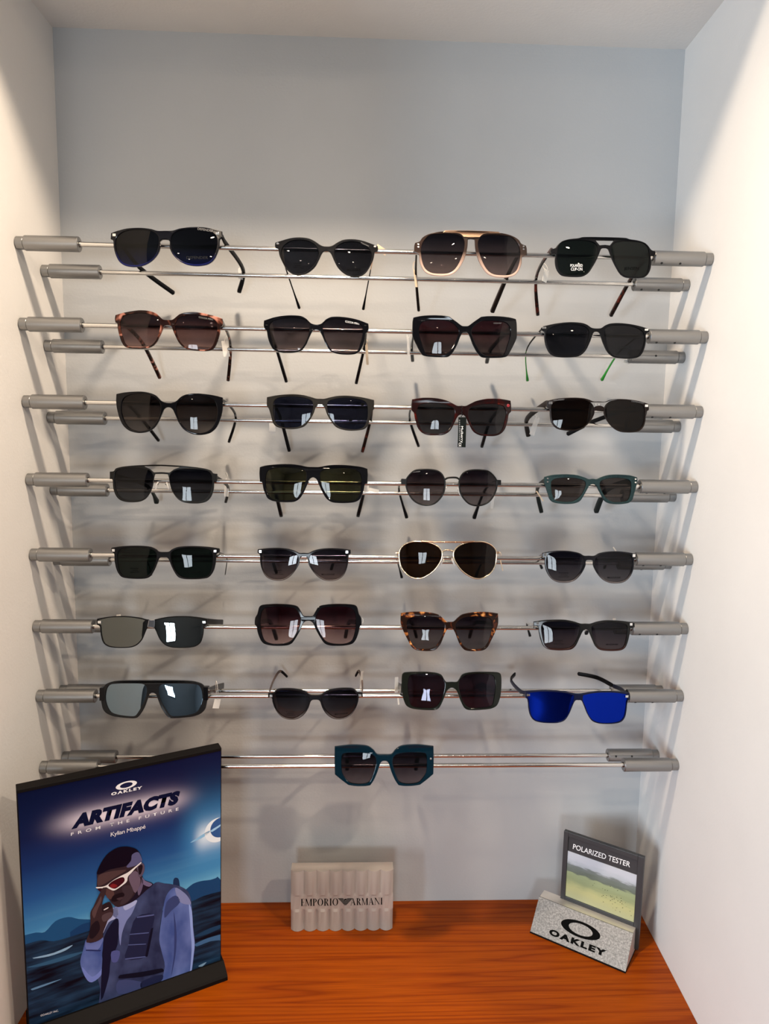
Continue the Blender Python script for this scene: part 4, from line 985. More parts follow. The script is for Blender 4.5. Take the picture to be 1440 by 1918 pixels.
def poster_sky():
    m, nt, b = new_mat('poster_print_sky'); b.inputs['Roughness'].default_value = 0.2; b.inputs['Specular IOR Level'].default_value = 0.15
    tc = nt.nodes.new('ShaderNodeTexCoord'); sp = nt.nodes.new('ShaderNodeSeparateXYZ'); nt.links.new(tc.outputs['Object'], sp.inputs[0])
    def math_(op, a, bb=None, clamp=False):
        n = nt.nodes.new('ShaderNodeMath'); n.operation = op; n.use_clamp = clamp
        for i, v in enumerate((a, bb)):
            if v is None: continue
            if isinstance(v, (int, float)): n.inputs[i].default_value = v
            else: nt.links.new(v, n.inputs[i])
        return n.outputs[0]
    X = math_('DIVIDE', sp.outputs['X'], PP.w); Z = math_('DIVIDE', sp.outputs['Z'], PP.h)
    # a slight slant of the printed streaks
    zz = math_('ADD', Z, math_('MULTIPLY', X, -0.05))
    r = ramp(nt, [(0.0, (0.004, 0.008, 0.03)), (0.34, (0.15, 0.45, 0.68)), (0.42, (0.05, 0.22, 0.46)), (0.55, (0.016, 0.085, 0.27)), (0.68, (0.006, 0.03, 0.13)), (0.80, (0.004, 0.012, 0.06)), (1.0, (0.0025, 0.005, 0.03))])
    nt.links.new(zz, r.inputs[0])
    mp = nt.nodes.new('ShaderNodeMapping'); mp.inputs['Scale'].default_value = (4, 1, 60); mp.inputs['Rotation'].default_value = (0, math.radians(-9), 0)
    nt.links.new(tc.outputs['Object'], mp.inputs['Vector'])
    nz = nt.nodes.new('ShaderNodeTexNoise'); nz.inputs['Scale'].default_value = 1.0; nz.inputs['Detail'].default_value = 2; nt.links.new(mp.outputs['Vector'], nz.inputs['Vector'])
    st = math_('MULTIPLY', math_('SUBTRACT', nz.outputs['Fac'], 0.5, True), math_('SUBTRACT', 1.0, math_('MULTIPLY', math_('ABSOLUTE', math_('SUBTRACT', zz, 0.40)), 6.0), True))
    def glow(cx, cz, sx, sz, ang, amp):
        dx = math_('MULTIPLY', math_('SUBTRACT', X, cx), PP.w); dz = math_('MULTIPLY', math_('SUBTRACT', Z, cz), PP.h)
        ca, sa = math.cos(ang), math.sin(ang)
        a = math_('DIVIDE', math_('ADD', math_('MULTIPLY', dx, ca), math_('MULTIPLY', dz, sa)), sx)
        c = math_('DIVIDE', math_('SUBTRACT', math_('MULTIPLY', dz, ca), math_('MULTIPLY', dx, sa)), sz)
        d2 = math_('ADD', math_('POWER', math_('ABSOLUTE', a), 4.0), math_('MULTIPLY', c, c))
        return math_('MULTIPLY', math_('POWER', 2.718, math_('MULTIPLY', d2, -1.0)), amp)
    return m, nt, b, r, st, glow, math_
psm, nt, pb, prr, pst, pglow, pm_ = poster_sky()
crop1 = lambda x, y: (x/3.2727, 1360+y/3.2727)
crop7 = lambda x, y: (120+x/4.8, 1560+y/4.8)
crop6 = lambda x, y: (100+x/4.8, 1440+y/4.8)
def uv1(x, y): q = PP.px(*crop1(x, y)); return q.x/PP.w, q.y/PP.h
ta = PP.px(*crop1(435, 600)); tb = PP.px(*crop1(1090, 460)); tm = uv1(765, 520); mo = uv1(1330, 640)
def add_white(col_out, fac_out, c):
    mx = nt.nodes.new('ShaderNodeMix'); mx.data_type = 'RGBA'; mx.clamp_factor = True
    nt.links.new(fac_out, mx.inputs[0]); nt.links.new(col_out, mx.inputs[6]); mx.inputs[7].default_value = (*c, 1); return mx.outputs[2]
co = add_white(prr.outputs[0], pst, (0.25, 0.55, 0.75))
an = math.atan2(tb.y-ta.y, tb.x-ta.x)
co = add_white(co, pglow(tm[0], tm[1], (tb.x-ta.x)*0.57, 0.020, an, 0.32), (0.45, 0.36, 0.55))
co = add_white(co, pglow(tm[0], tm[1], (tb.x-ta.x)*0.53, 0.0120, an, 0.95), (0.80, 0.72, 0.80))
co = add_white(co, pglow(mo[0], mo[1], 0.045, 0.050, 0, 0.45), (0.10, 0.45, 0.85))
co = add_white(co, pglow(mo[0]-.035, mo[1]-.012, 0.020, 0.018, 0, 0.9), (0.75, 0.88, 0.98))
nt.links.new(co, pb.inputs['Base Color'])
w, h = PP.w, PP.h
obj('poster_print', box_me('poster_print', 0.0, w, 0.0, 0.004, 0.0, h), psm, pe)
obj('top_rail', box_me('top_rail', -.0015, w+.001, -.0006, .0155, h-.0005, h+.004, .0006), M['stand_black'], pe)
obj('side_rail', box_me('side_rail', -.0015, .0, 0.0, .012, 0, h-.0005), M['stand_black'], pe); obj('side_rail', box_me('side_rail', w, w+.001, 0.0, .012, 0, h-.0005), M['stand_black'], pe)
obj('back_panel', box_me('back_panel', 0, w, .0041, .012, 0, h-.0006), M['stand_black'], pe)
# foot: wedge profile in local y,z run along the width
prof = [(-.024, -.0155), (-.024, -.009), (-.0215, -.0065), (-.0035, .0015), (.0, .0005), (.030, .0005), (.036, -.006), (.036, -.0155)]
vs = [(x, y, z) for x in (-.003, w+.004) for y, z in prof]; n = len(prof)
fs = [tuple(range(n)), tuple(range(2*n-1, n-1, -1))] + [(k, (k+1) % n, n+(k+1) % n, n+k) for k in range(n)]
obj('foot', mesh('foot', vs, fs), M['stand_black'], pe)
def printed(parent, name, pts, col, layer, crop, plane=PP, sub=3, rough=0.28, mat=None, corner=False):
    """flat printed patch on the poster; the pixel outline is carried onto the poster's own plane"""
    P = [(plane.px(*crop(*p[0])), p[1] or corner) for p in parse(pts)]
    l = dedupe(spline(P, sub)) if sub > 1 else [Vector(p[0]) for p in P]
    l = [Vector((min(max(p.x, 0), plane.w), min(max(p.y, 0.0), plane.h))) for p in l]
    l = dedupe(l)
    tr = tessellate_polygon([[Vector((p.x, p.y, 0)) for p in l]])
    me = mesh(name, [(p.x, -layer*0.00008, p.y) for p in l], [tuple(t) for t in tr])
    if mat is None:
        key = 'ink_%d_%d_%d' % tuple(int(c*1000) for c in col)
        mat = M.get(key) or pbr(key.replace('ink', 'poster_ink'), col, rough, spec=.12); M[key] = mat
    return obj(name, me, mat, parent)
def ink2(name, ca, cb, scale, stretch=(1, 1, 1)):
    m, nt, b = new_mat(name); b.inputs['Roughness'].default_value = 0.28; b.inputs['Specular IOR Level'].default_value = 0.12
    tc = nt.nodes.new('ShaderNodeTexCoord'); mp = nt.nodes.new('ShaderNodeMapping'); mp.inputs['Scale'].default_value = stretch; nt.links.new(tc.outputs['Object'], mp.inputs['Vector'])
    n = nt.nodes.new('ShaderNodeTexNoise'); n.inputs['Scale'].default_value = scale; n.inputs['Detail'].default_value = 3; nt.links.new(mp.outputs['Vector'], n.inputs['Vector'])
    r = ramp(nt, [(0.35, ca), (0.68, cb)]); nt.links.new(n.outputs['Fac'], r.inputs[0]); nt.links.new(r.outputs[0], b.inputs['Base Color']); return m
land = printed(pe, 'printed_landscape', '150,1340* 250,1312 330,1318 450,1285 560,1250* 900,1160* 1170,1075 1250,1040 1360,1010* 1360,1450* 175,1850*', None, 3, crop1, mat=ink2('poster_ink_ground', (0.002, 0.003, 0.009), (0.016, 0.05, 0.11), 14, (1, 1, 7)))
A = lambda pts, col, layer, crop=crop1, sub=3, mat=None, corner=False: printed(land, 'printed_patch', pts, col, layer, crop, PP, sub, mat=mat, corner=corner)
A('140,1285* 220,1265 275,1262 340,1195 420,1170 480,1182 560,1185* 560,1300* 140,1370*', (0.012, 0.075, 0.20), 1)
A('430,1262* 500,1215 560,1200* 640,1260* 430,1310*', (0.008, 0.045, 0.14), 2)
A('1060,1000* 1062,945 1072,930 1090,932 1098,950 1104,1000*', (0.010, 0.03, 0.09), 1)
A('1130,1010* 1180,968 1230,950 1290,942 1325,930* 1333,922* 1340,930* 1360,945* 1360,1060* 1130,1110*', (0.010, 0.055, 0.16), 2)
A('200,1420 330,1388 445,1340 400,1375 300,1410 210,1424', (0.25, 0.42, 0.60), 4); A('190,1610 290,1575 380,1548 300,1582 200,1618', (0.12, 0.25, 0.42), 4)
A('1195,1335 1270,1300 1355,1275* 1355,1312* 1290,1318 1205,1350', (0.05, 0.14, 0.30), 4); A('1215,1470 1265,1445 1240,1472', (0.20, 0.35, 0.5), 4)
A('160,1480 260,1450 420,1400 520,1380 430,1420 280,1465', (0.03, 0.10, 0.2), 4); A('1190,1290 1280,1240 1355,1215* 1355,1235* 1270,1275', (0.012, 0.05, 0.12), 4)
# eclipse: bright crescent with a dark disc and a flare
cm = PP.px(*crop1(1340, 635)); R1 = PP.px(*crop1(1268, 650)); rad = (cm-R1).length
def disc(name, c, r, col, layer, clipw=True, n=40):
    l = [Vector((min(c.x+r*math.cos(2*math.pi*k/n), PP.w-.0002), c.y+r*math.sin(2*math.pi*k/n))) for k in range(n)]
    l = dedupe(l); tr = tessellate_polygon([[Vector((p.x, p.y, 0)) for p in l]])
    key = 'ink_%d_%d_%d' % tuple(int(q*1000) for q in col); M[key] = M.get(key) or pbr(key.replace('ink', 'poster_ink'), col, .28)
    return obj(name, mesh(name, [(p.x, -layer*.00008, p.y) for p in l], [tuple(t) for t in tr]), M[key], land)
disc('printed_eclipse', cm+Vector((-.0012, 0)), rad*1.12, (0.80, 0.90, 0.97), 1)
disc('printed_eclipse', cm+Vector((.0035, .003)), rad*0.92, (0.02, 0.10, 0.30), 2)
A('1165,715 1240,665 1285,640 1280,655 1230,690', (0.25, 0.5, 0.75), 1); A('1290,640 1355,600* 1355,610* 1300,648', (0.35, 0.6, 0.85), 3)
# the man
shirt = ink2('poster_ink_shirt', (0.05, 0.09, 0.30), (0.16, 0.23, 0.55), 30, (1, 1, .5)); vest = ink2('poster_ink_vest', (0.018, 0.026, 0.075), (0.060, 0.085, 0.20), 34, (1, 1, .6))
fig = printed(pe, 'printed_man', '640,600 740,510 820,445* 900,455 1000,470* 930,540 900,620 865,800 855,960 880,1080 905,1200 870,1340* 600,1440* 310,1532* 325,1400 300,1290 350,1230 345,1000 350,920 380,820 440,690 460,655 540,650', None, 8, crop7, mat=vest)
B = lambda pts, col, layer, sub=3, mat=None, corner=False: printed(fig, 'printed_patch', pts, col, layer, crop7, PP, sub, mat=mat, corner=corner)
B('820,445 900,452 1000,465 1085,500 1125,550 1135,640 1000,640 640,700 640,600', (0.02, 0.03, 0.08), 7, mat=vest)
B('990,488 1060,520 1120,580 1145,660 1150,780 1165,900 1175,1000 1165,1100 1147,1246* 868,1338* 905,1200 880,1080 855,960 870,800 900,620 930,540', None, 9, mat=shirt)
B('1000,490 1060,520 1118,580 1138,640 1050,625 1010,560', (0.22, 0.26, 0.50), 10); B('1120,640 1148,700 1160,900 1172,1000 1162,1100 1146,1240* 1130,1240* 1145,1050 1135,850', (0.28, 0.40, 0.80), 10)
B('920,620 1000,560 1040,620 960,700 900,760', (0.04, 0.06, 0.18), 10); B('985,700 1010,900 1000,1100 960,1290 985,1100 990,900', (0.035, 0.055, 0.19), 10)
B('195,955 215,985 280,975 345,935 352,1000 340,1100 355,1200 330,1280 250,1340 200,1310 160,1230 145,1150 170,1050', None, 9, mat=shirt)
B('195,965 240,990 330,955 345,935 350,960 300,1050 200,1045', (0.14, 0.19, 0.48), 10); B('200,1045 330,1050 325,1060 195,1056', (0.02, 0.03, 0.12), 11)
B('160,1200 250,1290 330,1230 345,1200 330,1280 250,1340 200,1310', (0.17, 0.24, 0.62), 10)
B('540,640 650,600 610,720 560,790 520,900 505,1010 490,900 490,780 440,745 440,680 470,655', (0.20, 0.25, 0.52), 10); B('535,650 650,600 640,640 580,680 545,690', (0.40, 0.46, 0.75), 11)
B('440,670 490,690 470,760 400,800 350,900 380,800 430,740', (0.42, 0.48, 0.76), 10)
B('440,790 485,770 480,1000 420,1130 400,1300 330,1500 345,1100 360,930', (0.006, 0.008, 0.028), 11); B('425,1065 500,1060 480,1150 430,1155', (0.08, 0.10, 0.30), 12)
B('648,752 805,728 790,850 755,1010 740,1110 550,1132 580,1000 592,908', (0.014, 0.020, 0.062), 11); B('590,905 760,890 758,898 588,912', (0.09, 0.12, 0.30), 12); B('575,1000 735,992 733,999 574,1007', (0.09, 0.12, 0.30), 12); B('655,750 806,728 805,738 655,760', (0.10, 0.13, 0.32), 12); B('550,1125 735,1104 735,1112 550,1135', (0.09, 0.12, 0.3), 12)
B('780,860 800,850 750,1105 728,1108', (0.004, 0.006, 0.02), 12)
B('500,1275 700,1245 880,1215 890,1245 700,1290 490,1305', (0.004, 0.006, 0.018), 11); B('490,1322 690,1335 682,1402 488,1445', (0.05, 0.07, 0.19), 11); B('700,1330 880,1270 870,1330 700,1395', (0.016, 0.022, 0.07), 11)
# neck, head, ear, hair
B('690,380 720,420 800,455 740,510 640,600 560,642 500,660 470,650 560,560 640,480', (0.010, 0.008, 0.020), 12); B('700,395 725,425 790,455 760,480 700,450', (0.16, 0.13, 0.24), 13); B('690,400 710,430 700,500 670,560 660,500', (0.13, 0.10, 0.18), 13)
B('295,365 310,320 345,240 400,175 480,130 560,120 630,135 670,165 692,215 698,270 700,340 690,440 640,540 570,620 500,660 460,655 425,622 400,590 368,550 335,520 300,500 292,470 296,420', (0.030, 0.018, 0.024), 14)
B('292,365 308,310 348,236 400,175 480,128 560,118 632,134 668,162 690,212 640,232 600,244 560,290 480,310 400,328 330,362', (0.0035, 0.003, 0.010), 15)
B('610,190 665,168 692,215 697,250 650,285 575,308 560,295 600,245', (0.10, 0.10, 0.22), 16)
B('310,380 400,345 500,330 560,330 480,380 400,430 340,465 300,470', (0.075, 0.042, 0.045), 15); B('580,390 640,335 682,400 680,460 640,535 605,480', (0.14, 0.10, 0.15), 16); B('520,480 600,470 620,540 560,620 500,640 530,560', (0.045, 0.030, 0.040), 16)
B('365,500 430,510 450,545 420,590 385,575', (0.09, 0.045, 0.045), 16); B('440,560 520,530 540,560 470,610 425,605', (0.010, 0.006, 0.010), 17); B('470,585 530,570 500,600', (0.06, 0.035, 0.045), 18)
B('650,295 690,262 718,285 718,340 692,388 666,386 660,340', (0.10, 0.075, 0.12), 17); B('665,300 695,280 705,300 690,360 672,370', (0.012, 0.008, 0.014), 18)
# printed white sunglasses
B('285,482 340,478 380,465 440,420 520,375 570,350 620,312 690,256* 694,264* 640,312 604,352 572,388 562,432 520,468 470,502 440,512 400,496 375,482 340,494 292,492', (0.78, 0.76, 0.76), 19)
B('396,466 430,430 500,396 534,394 542,425 512,458 462,494 428,490', (0.05, 0.006, 0.012), 20); B('410,470 440,450 480,470 440,490', (0.20, 0.015, 0.02), 21); B('300,494 345,492 352,506 334,526 312,514', (0.03, 0.006, 0.012), 20)
# printed hand
B('345,488 370,486 376,520 350,590 344,640 400,612 424,635 440,690 432,740 392,780 380,810 345,900 348,930 285,970 205,978 200,950 225,890 236,800 235,710 265,650 292,590 322,530', (0.040, 0.022, 0.026), 22)
B('345,640 400,616 424,640 428,665 380,690 340,700', (0.020, 0.012, 0.016), 23); B('355,680 395,660 396,668 358,688', (0.7, 0.68, 0.72), 24); B('250,700 300,620 330,560 335,600 300,680 270,760', (0.09, 0.052, 0.055), 23); B('340,735 410,705 436,720 400,770 350,790', (0.085, 0.055, 0.065), 23); B('240,830 300,780 320,860 260,940 225,930', (0.012, 0.008, 0.014), 23)
def plane_text(parent, plane, s, a, b, top, mat, crop, bold=0.0, spacing=1.0, lift=0.0003, shear=0.0):
    """lettering on a flat face: a,b = baseline ends, top = point above a at cap height (crop px)"""
    pa, pb_, pt = plane.px(*crop(*a)), plane.px(*crop(*b)), plane.px(*crop(*top))
    ex = pb_-pa; ez = pt-pa
    def fn(u, v):
        q = pa + ex*u + ez*v; return Vector((q.x, -lift, q.y))
    return obj('lettering', fit_text(text_me(s, bold, spacing, shear), fn), mat, parent)
ink_w = pbr('poster_white_ink', (0.85, 0.85, 0.88), 0.3); ink_n = pbr('poster_navy_ink', (0.003, 0.006, 0.03), 0.3, spec=.1)
plane_text(pe, PP, 'ARTIFACTS', (160,545), (1112,318), (197,408), ink_n, crop6, bold=.075, spacing=1.06)
plane_text(pe, PP, 'FROM THE FUTURE', (157,602), (1124,372), (157,574), ink_w, crop6, spacing=2.0, bold=.01)
def strokes_text(parent, plane, word, a, b, top, mat, crop, lift=.0003, gap=0.10):
    """high-contrast serif capitals built from thick and thin strokes"""
    T, t, S = 0.17, 0.045, 0.03
    def rect(x0, y0, x1, y1): return [(x0, y0), (x1, y0), (x1, y1), (x0, y1)]
    def ring(cx, cy, rx, ry, ix, iy, a0=0, a1=360, n=28):
        o = [(cx+rx*math.cos(math.radians(a0+(a1-a0)*k/n)), cy+ry*math.sin(math.radians(a0+(a1-a0)*k/n))) for k in range(n+1)]
        i = [(cx+ix*math.cos(math.radians(a0+(a1-a0)*k/n)), cy+iy*math.sin(math.radians(a0+(a1-a0)*k/n))) for k in range(n+1)]
        return [[o[k], o[k+1], i[k+1], i[k]] for k in range(n)]
    def serif(x0, x1, y): return rect(x0, y, x1, y+S)
    G = {
     'E': (0.58, [rect(.08,0,.08+T,1), rect(.02,0,.56,S), rect(.02,1-S,.54,1), rect(.2,.5,.42,.5+t), rect(.40,.42,.43,.62), rect(.53,0,.56,.25), rect(.51,.78,.54,1)]),
     'M': (1.0, [rect(.08,0,.08+t,1), [(.02,1),(.2,1),(.52,.08),(.47,0)], [(.47,0),(.52,.0),(.86,1),(.80,1)], rect(.78,0,.78+T,1), serif(.0,.2,0), serif(.72,1.0,0), serif(.80,1.0,1-S)]),
     'P': (0.62, [rect(.08,0,.08+T,1), serif(.0,.33,0), serif(.0,.3,1-S)] + ring(.25,.74,.35,.26,.20,.225,-90,90)),
     'O': (0.86, ring(.43,.5,.42,.51,.25,.475)),
     'R': (0.74, [rect(.08,0,.08+T,1), serif(.0,.33,0), serif(.0,.3,1-S), [(.30,.48),(.46,.50),(.70,.0),(.54,.0)], serif(.52,.76,0)] + ring(.25,.74,.35,.26,.20,.225,-90,90)),
     'I': (0.34, [rect(.08,0,.08+T,1), serif(.0,.33,0), serif(.0,.33,1-S)]),
     'A': (0.84, [[(.06,0),(.11,0),(.41,.93),(.38,1.0)], [(.36,1),(.44,1),(.78,0),(.58,0)], rect(.19,.33,.6,.33+t), serif(0,.2,0), serif(.5,.86,0)]),
     'N': (0.84, [rect(.08,0,.08+t,1), [(.02,1),(.2,1),(.76,.06),(.76,0),(.70,0)], rect(.72,0,.72+t,1), serif(0,.2,0), serif(.0,.15,1-S), serif(.63,.84,1-S)]),
    }
    polys = []; x = 0.0
    for ch in word:
        wd, ps = G[ch]
        for p in ps: polys.append([(x+u, v) for u, v in p])
        x += wd+gap
    x -= gap
    pa, pb_, pt = plane.px(*crop(*a)), plane.px(*crop(*b)), plane.px(*crop(*top)); ex = pb_-pa; ez = pt-pa
    vs, fs = [], []
    for p in polys:
        st = len(vs)
        for u, v in p:
            q = pa+ex*(u/x)+ez*v; vs.append((q.x, -lift, q.y))
        fs.append(tuple(range(st, len(vs))))
    me = bpy.data.meshes.new('lettering'); me.from_pydata(vs, [], fs); me.update()
    return obj('lettering', me, mat, parent)
plane_text(pe, PP, 'Kylian Mbappé', (514,620), (826,545), (516,572), ink_w, crop6, bold=.0, spacing=.92)
def oval_logo(parent, plane, c, rx, ry, ix, iy, tilt, mat, crop, lift=.0003, shift=0.0):
    """flat oval ring: outer ellipse rx,ry and inner ix,iy (crop px, along the slanted axis)"""
    n = 44; vs, fs = [], []; ca, sa = tilt
    for r in ((rx, ry, 0), (ix, iy, shift)):
        for k in range(n):
            a = 2*math.pi*k/n; u = r[0]*math.cos(a)+r[2]; v = r[1]*math.sin(a)
            q = plane.px(*crop(c[0]+u, c[1]+u*ca+v)); vs.append((q.x, -lift, q.y))
    for k in range(n): fs.append((k, (k+1) % n, n+(k+1) % n, n+k))
    me = bpy.data.meshes.new('emblem'); me.from_pydata(vs, [], fs); me.update(); return obj('emblem', me, mat, parent)
oval_logo(pe, PP, (655,146), 95, 34, 57, 22, (-.24, 0), ink_w, crop6)
plane_text(pe, PP, 'OAKLEY', (518,241), (796,180), (520,214), ink_w, crop6, bold=.05, spacing=1.35)
plane_text(pe, PP, '©OAKLEY INC.', (248,1780), (358,1748), (248,1768), ink_w, crop1)
# ------------------------------------------------------------------ frosted acrylic display block
BK = Plane((0.0448, -0.0655), 0.0, 0.1612, 0.1010, 0.0, 0.0005)
be = BK.empty('display_block'); tag(be, 'frosted acrylic display block with fluted front and black lettering', 'display block')
m, nt, b = new_mat('frosted_acrylic'); M['frost'] = m
b.inputs['Base Color'].default_value = (0.92, 0.84, 0.78, 1); b.inputs['Roughness'].default_value = 0.40; b.inputs['IOR'].default_value = 1.35
b.inputs['Transmission Weight'].default_value = 0.66; b.inputs['Subsurface Weight'].default_value = 0.0
NF = 8; PW = BK.w/NF; DEP = 0.024
def flute_profile(amp, seg=10):
    pts = []
    for f in range(NF):
        for k in range(seg):
            t = k/seg; a = math.pi*t
            pts.append((f*PW+t*PW, -amp*math.sin(a)**0.8))
    pts.append((BK.w, 0.0)); return pts
levels = [(0.0, .0055), (.033, .0055), (.0365, .0012), (.058, .0012), (.0615, .0055), (.101, .0055)]
vs, fs = [], []
for z, amp in levels:
    fp = flute_profile(.0055)
    for x, y in fp:
        yy = y if amp > .003 else max(y, -.0030) if y < -.0030 else -.0030
        vs.append((x, yy, z))
nP = len(flute_profile(.0055))
for i in range(len(levels)-1):
    for k in range(nP-1): fs.append((i*nP+k, i*nP+k+1, (i+1)*nP+k+1, (i+1)*nP+k))
b0 = len(vs)
vs += [(0, DEP-.0055, 0), (BK.w, DEP-.0055, 0), (0, DEP-.0055, .101), (BK.w, DEP-.0055, .101)]
fs.append((b0, b0+1, b0+3, b0+2))
last = (len(levels)-1)*nP
fs.append(tuple([last+k for k in range(nP)] + [b0+3, b0+2])); fs.append(tuple([k for k in range(nP)][::-1] + [b0, b0+1]))
for side, kk, bb in ((0, 0, (b0, b0+2)), (1, nP-1, (b0+1, b0+3))):
    fs.append(tuple([i*nP+kk for i in range(len(levels))] + [bb[1], bb[0]]))
bm_ = mesh('block', vs, fs); sharp(bm_, 30)
obj('block', bm_, M['frost'], be)
crop2 = lambda x, y: (500+x/4.8, 1580+y/4.8)
strokes_text(be, BK, 'EMPORIO', (305,549), (640,544), (305,485), M['print_black'], crop2, lift=.0034)
strokes_text(be, BK, 'ARMANI', (750,542), (1038,536), (750,480), M['print_black'], crop2, lift=.0034)
# winged emblem between the words: slanted bars narrowing downwards
vs, fs = [], []
def bar4(p):
    st = len(vs)
    for c in p:
        q = BK.px(*crop2(*c)); vs.append((q.x, -.0034, q.y))
    fs.append(tuple(range(st, st+4)))
for k in range(7):
    y0 = 480+k*9.0; y1 = y0+6.0
    xl0_ = 638+k*8.5; xr0_ = 771-k*8.5
    gapc = 14 if k == 0 else (9 if k < 2 else 0)
    bar4([(xl0_, y0), (703-gapc-(6 if k < 3 else 0), y0), (703-gapc+2, y1), (xl0_+6, y1)]); bar4([(703+gapc+(6 if k < 3 else 0), y0), (xr0_, y0), (xr0_-6, y1), (703+gapc-2, y1)])
bar4([(694,488), (712,483), (716,492), (697,500)])
me = bpy.data.meshes.new('emblem'); me.from_pydata(vs, [], fs); me.update(); obj('emblem', me, M['print_black'], be)
# ------------------------------------------------------------------ polarised tester
WP = Plane((0.3843, -0.1659), -0.6208, 0.1487, 0.0542, 0.7017, 0.0005)
te = empty('lens_tester', WP.o); tag(te, 'lens tester: speckled metal wedge stand with a black framed landscape picture', 'tester')
te.rotation_euler = (0, 0, -0.6208)
m, nt, b = new_mat('galvanised_metal'); M['galv'] = m; b.inputs['Metallic'].default_value = 0.75; b.inputs['Roughness'].default_value = 0.42
tc = nt.nodes.new('ShaderNodeTexCoord'); vz = nt.nodes.new('ShaderNodeTexNoise'); vz.inputs['Scale'].default_value = 420; vz.inputs['Detail'].default_value = 5; vz.inputs['Roughness'].default_value = .75
nt.links.new(tc.outputs['Object'], vz.inputs['Vector'])
r = ramp(nt, [(0.32, (0.13, 0.13, 0.135)), (0.5, (0.24, 0.24, 0.24)), (0.72, (0.42, 0.41, 0.41))]); nt.links.new(vz.outputs['Fac'], r.inputs[0]); nt.links.new(r.outputs[0], b.inputs['Base Color'])
M['alu'] = pbr('brushed_aluminium', (0.72, 0.69, 0.65), 0.35, metal=0.6, noise=.15, nscale=40)
def te_local(wp): 
    d = wp-WP.o; nb = Vector((-WP.ux.y, WP.ux.x, 0)); return Vector((d.dot(WP.ux), d.dot(nb), d.z))
hz = WP.uz.z*WP.h; hy = math.sin(0.7017)*WP.h; ww = WP.w; td = 0.021
def prism(name, prof, x0, x1):
    n = len(prof); vs = [(x, y, z) for x in (x0, x1) for y, z in prof]
    return mesh(name, vs, [tuple(range(n)), tuple(range(2*n-1, n-1, -1))] + [(k, (k+1) % n, n+(k+1) % n, n+k) for k in range(n)])
body = obj('wedge_body', prism('wedge_body', [(.0045, .0019), (hy+.0006, hz-.0004), (hy+td, hz-.0008), (hy+td+.004, .0019)], .0004, ww-.0004), M['alu'], te)
# front plate, side plates, base pad
fn_ = lambda t: (hy*t, hz*t)
obj('front_plate', prism('front_plate', [(.0018*hy/hz-.0012, .0018), (hy-.0012, hz+.0004), (hy+.0002, hz+.0004), (.0018*hy/hz+.0002, .0018)], 0, ww), M['galv'], te)
obj('base_pad', box_me('base_pad', -.0002, ww+.0002, -.001, hy+td+.005, 0, .0018), M['stand_black'], te)
crop3 = lambda x, y: (940+x/4, 1520+y/4)
def wedge_local(c):
    q = WP.px(*crop3(*c)); p = WP.o + WP.ux*q.x + WP.uz*q.y + WP.n*0.0013; return te_local(p)
n = 44; vs, fs = [], []
for rx, ry, sh in ((147, 62, 0), (89, 43, 0)):
    for k in range(n):
        a = 2*math.pi*k/n; u = rx*math.cos(a); v = ry*math.sin(a); vs.append(wedge_local((591+u, 886+u*0.335+v)))
for k in range(n): fs.append((k, (k+1) % n, n+(k+1) % n, n+k))
me = bpy.data.meshes.new('emblem'); me.from_pydata([tuple(v) for v in vs], [], fs); me.update(); obj('emblem', me, M['print_black'], te)
def wedge_text(s, a, b, top, bold, spacing):
    pa, pb_, pt = wedge_local(a), wedge_local(b), wedge_local(top)
    obj('lettering', fit_text(text_me(s, bold, spacing), lambda u, v: pa+(pb_-pa)*u+(pt-pa)*v), M['print_black'], te)
wedge_text('OAKLEY', (350,922), (775,1092), (362,876), .06, 1.28)
# framed picture standing on the wedge's back
FR = Plane((0.4183, -0.1272), -0.6299, 0.1247, 0.1153, 0.0174, 0.0412)
fr_e = FR.R.to_euler(); nb = Vector((-math.sin(-0.6208), math.cos(-0.6208), 0))
rot_rel = Matrix.Rotation(0.6208, 3, 'Z') @ FR.R
pf = empty('picture_frame', te_local(FR.o)); pf.parent = te; pf.rotation_euler = rot_rel.to_euler()
M['frame_dark'] = pbr('dark_grey_plastic', (0.028, 0.029, 0.031), 0.42)
FW, FH = FR.w, FR.h; bwL, bwT, bwB = .0075, .0075, .006
obj('frame_side', box_me('frame_side', 0, bwL, -.001, .006, -.035, FH, .0005), M['frame_dark'], pf); obj('frame_side', box_me('frame_side', FW-.009, FW, -.001, .006, -.035, FH, .0005), M['frame_dark'], pf)
obj('frame_rail', box_me('frame_rail', bwL, FW-.009, -.001, .006, FH-bwT, FH, .0005), M['frame_dark'], pf); obj('frame_rail', box_me('frame_rail', bwL, FW-.009, -.001, .006, -.035, bwB, .0005), M['frame_dark'], pf)
obj('backing', box_me('backing', bwL, FW-.009, .0016, .0055, bwB, FH-bwT), M['frame_dark'], pf)
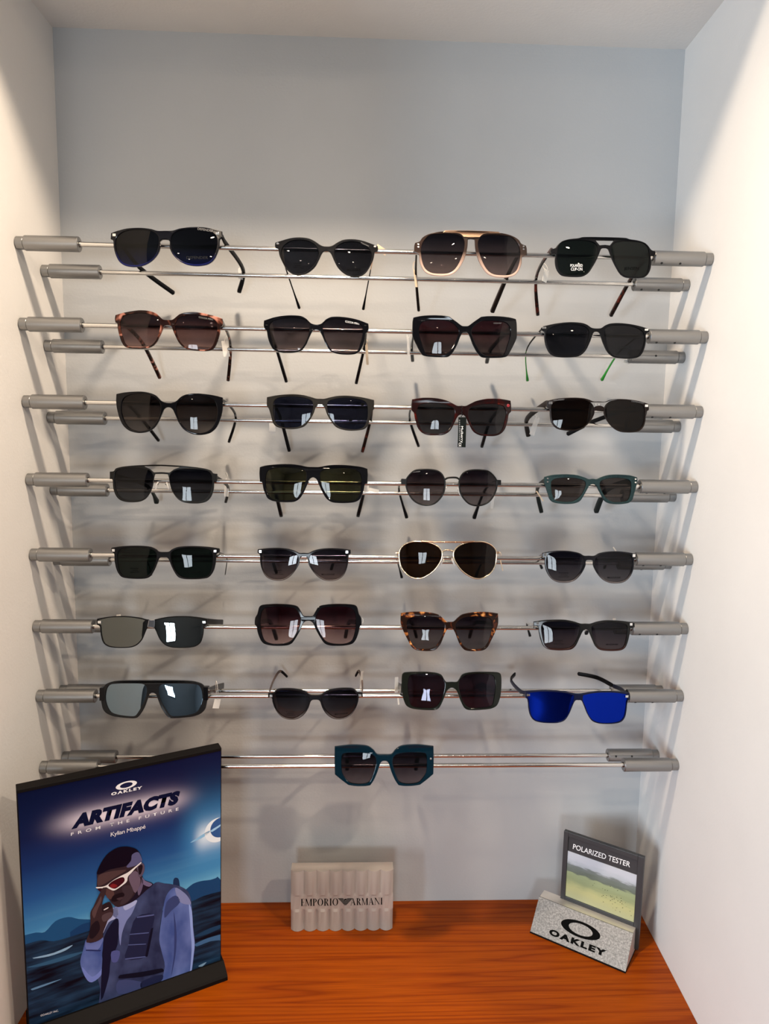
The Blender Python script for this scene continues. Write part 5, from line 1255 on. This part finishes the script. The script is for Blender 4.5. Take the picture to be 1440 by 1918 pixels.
def golf():
    m, nt, b = new_mat('tester_print_landscape'); b.inputs['Roughness'].default_value = 0.25
    tc = nt.nodes.new('ShaderNodeTexCoord'); sp = nt.nodes.new('ShaderNodeSeparateXYZ'); nt.links.new(tc.outputs['Generated'], sp.inputs[0])
    mp = nt.nodes.new('ShaderNodeMapping'); mp.inputs['Scale'].default_value = (3.0, 1, 9); nt.links.new(tc.outputs['Generated'], mp.inputs['Vector'])
    n = nt.nodes.new('ShaderNodeTexNoise'); n.inputs['Scale'].default_value = 1.6; n.inputs['Detail'].default_value = 4; nt.links.new(mp.outputs['Vector'], n.inputs['Vector'])
    mm = nt.nodes.new('ShaderNodeMath'); mm.operation = 'MULTIPLY_ADD'; mm.inputs[1].default_value = 0.22; nt.links.new(n.outputs['Fac'], mm.inputs[0]); nt.links.new(sp.outputs['Z'], mm.inputs[2])
    r = ramp(nt, [(0.10, (0.42, 0.42, 0.24)), (0.35, (0.46, 0.46, 0.22)), (0.52, (0.27, 0.32, 0.17)), (0.66, (0.30, 0.36, 0.20)), (0.70, (0.12, 0.15, 0.12)), (0.84, (0.17, 0.20, 0.19)), (0.88, (0.42, 0.46, 0.50)), (1.1, (0.50, 0.53, 0.58))]); nt.links.new(mm.outputs[0], r.inputs[0])
    nt.links.new(r.outputs[0], b.inputs['Base Color']); return m
pic = obj('picture', box_me('picture', bwL, FW-.009, .0010, .0016, bwB, .083), golf(), pf)
pic['label'] = 'printed golf course landscape'
pa, pb_, pt = [FR.px(*crop3(*c)) for c in ((528,283), (956,422), (533,245))]
obj('lettering', fit_text(text_me('POLARIZED TESTER', .006), lambda u, v: Vector(((pa+(pb_-pa)*u+(pt-pa)*v).x, .0013, (pa+(pb_-pa)*u+(pt-pa)*v).y))), M['print_white'], pf)
# dark specks on the picture
vs, fs = [], []
for k in range(46):
    u = random.gauss(.68, .14); v = random.gauss(.30, .12)
    if not (0.05 < u < .97 and .04 < v < .7): continue
    x = bwL+u*(FW-.009-bwL); z = bwB+v*(.083-bwB); s_ = random.uniform(.0003, .0009); a = random.uniform(-.5, 1.0); st = len(vs)
    for dx, dz in ((-1, -.5), (1, -.4), (1, .5), (-.8, .5)): vs.append((x+s_*dx, .0009, z+s_*(dz+dx*a*.5)))
    fs.append((st, st+1, st+2, st+3))
me = bpy.data.meshes.new('printed_specks'); me.from_pydata(vs, [], fs); me.update(); o = obj('printed_specks', me, M['print_black'], pf); o['kind'] = 'stuff'
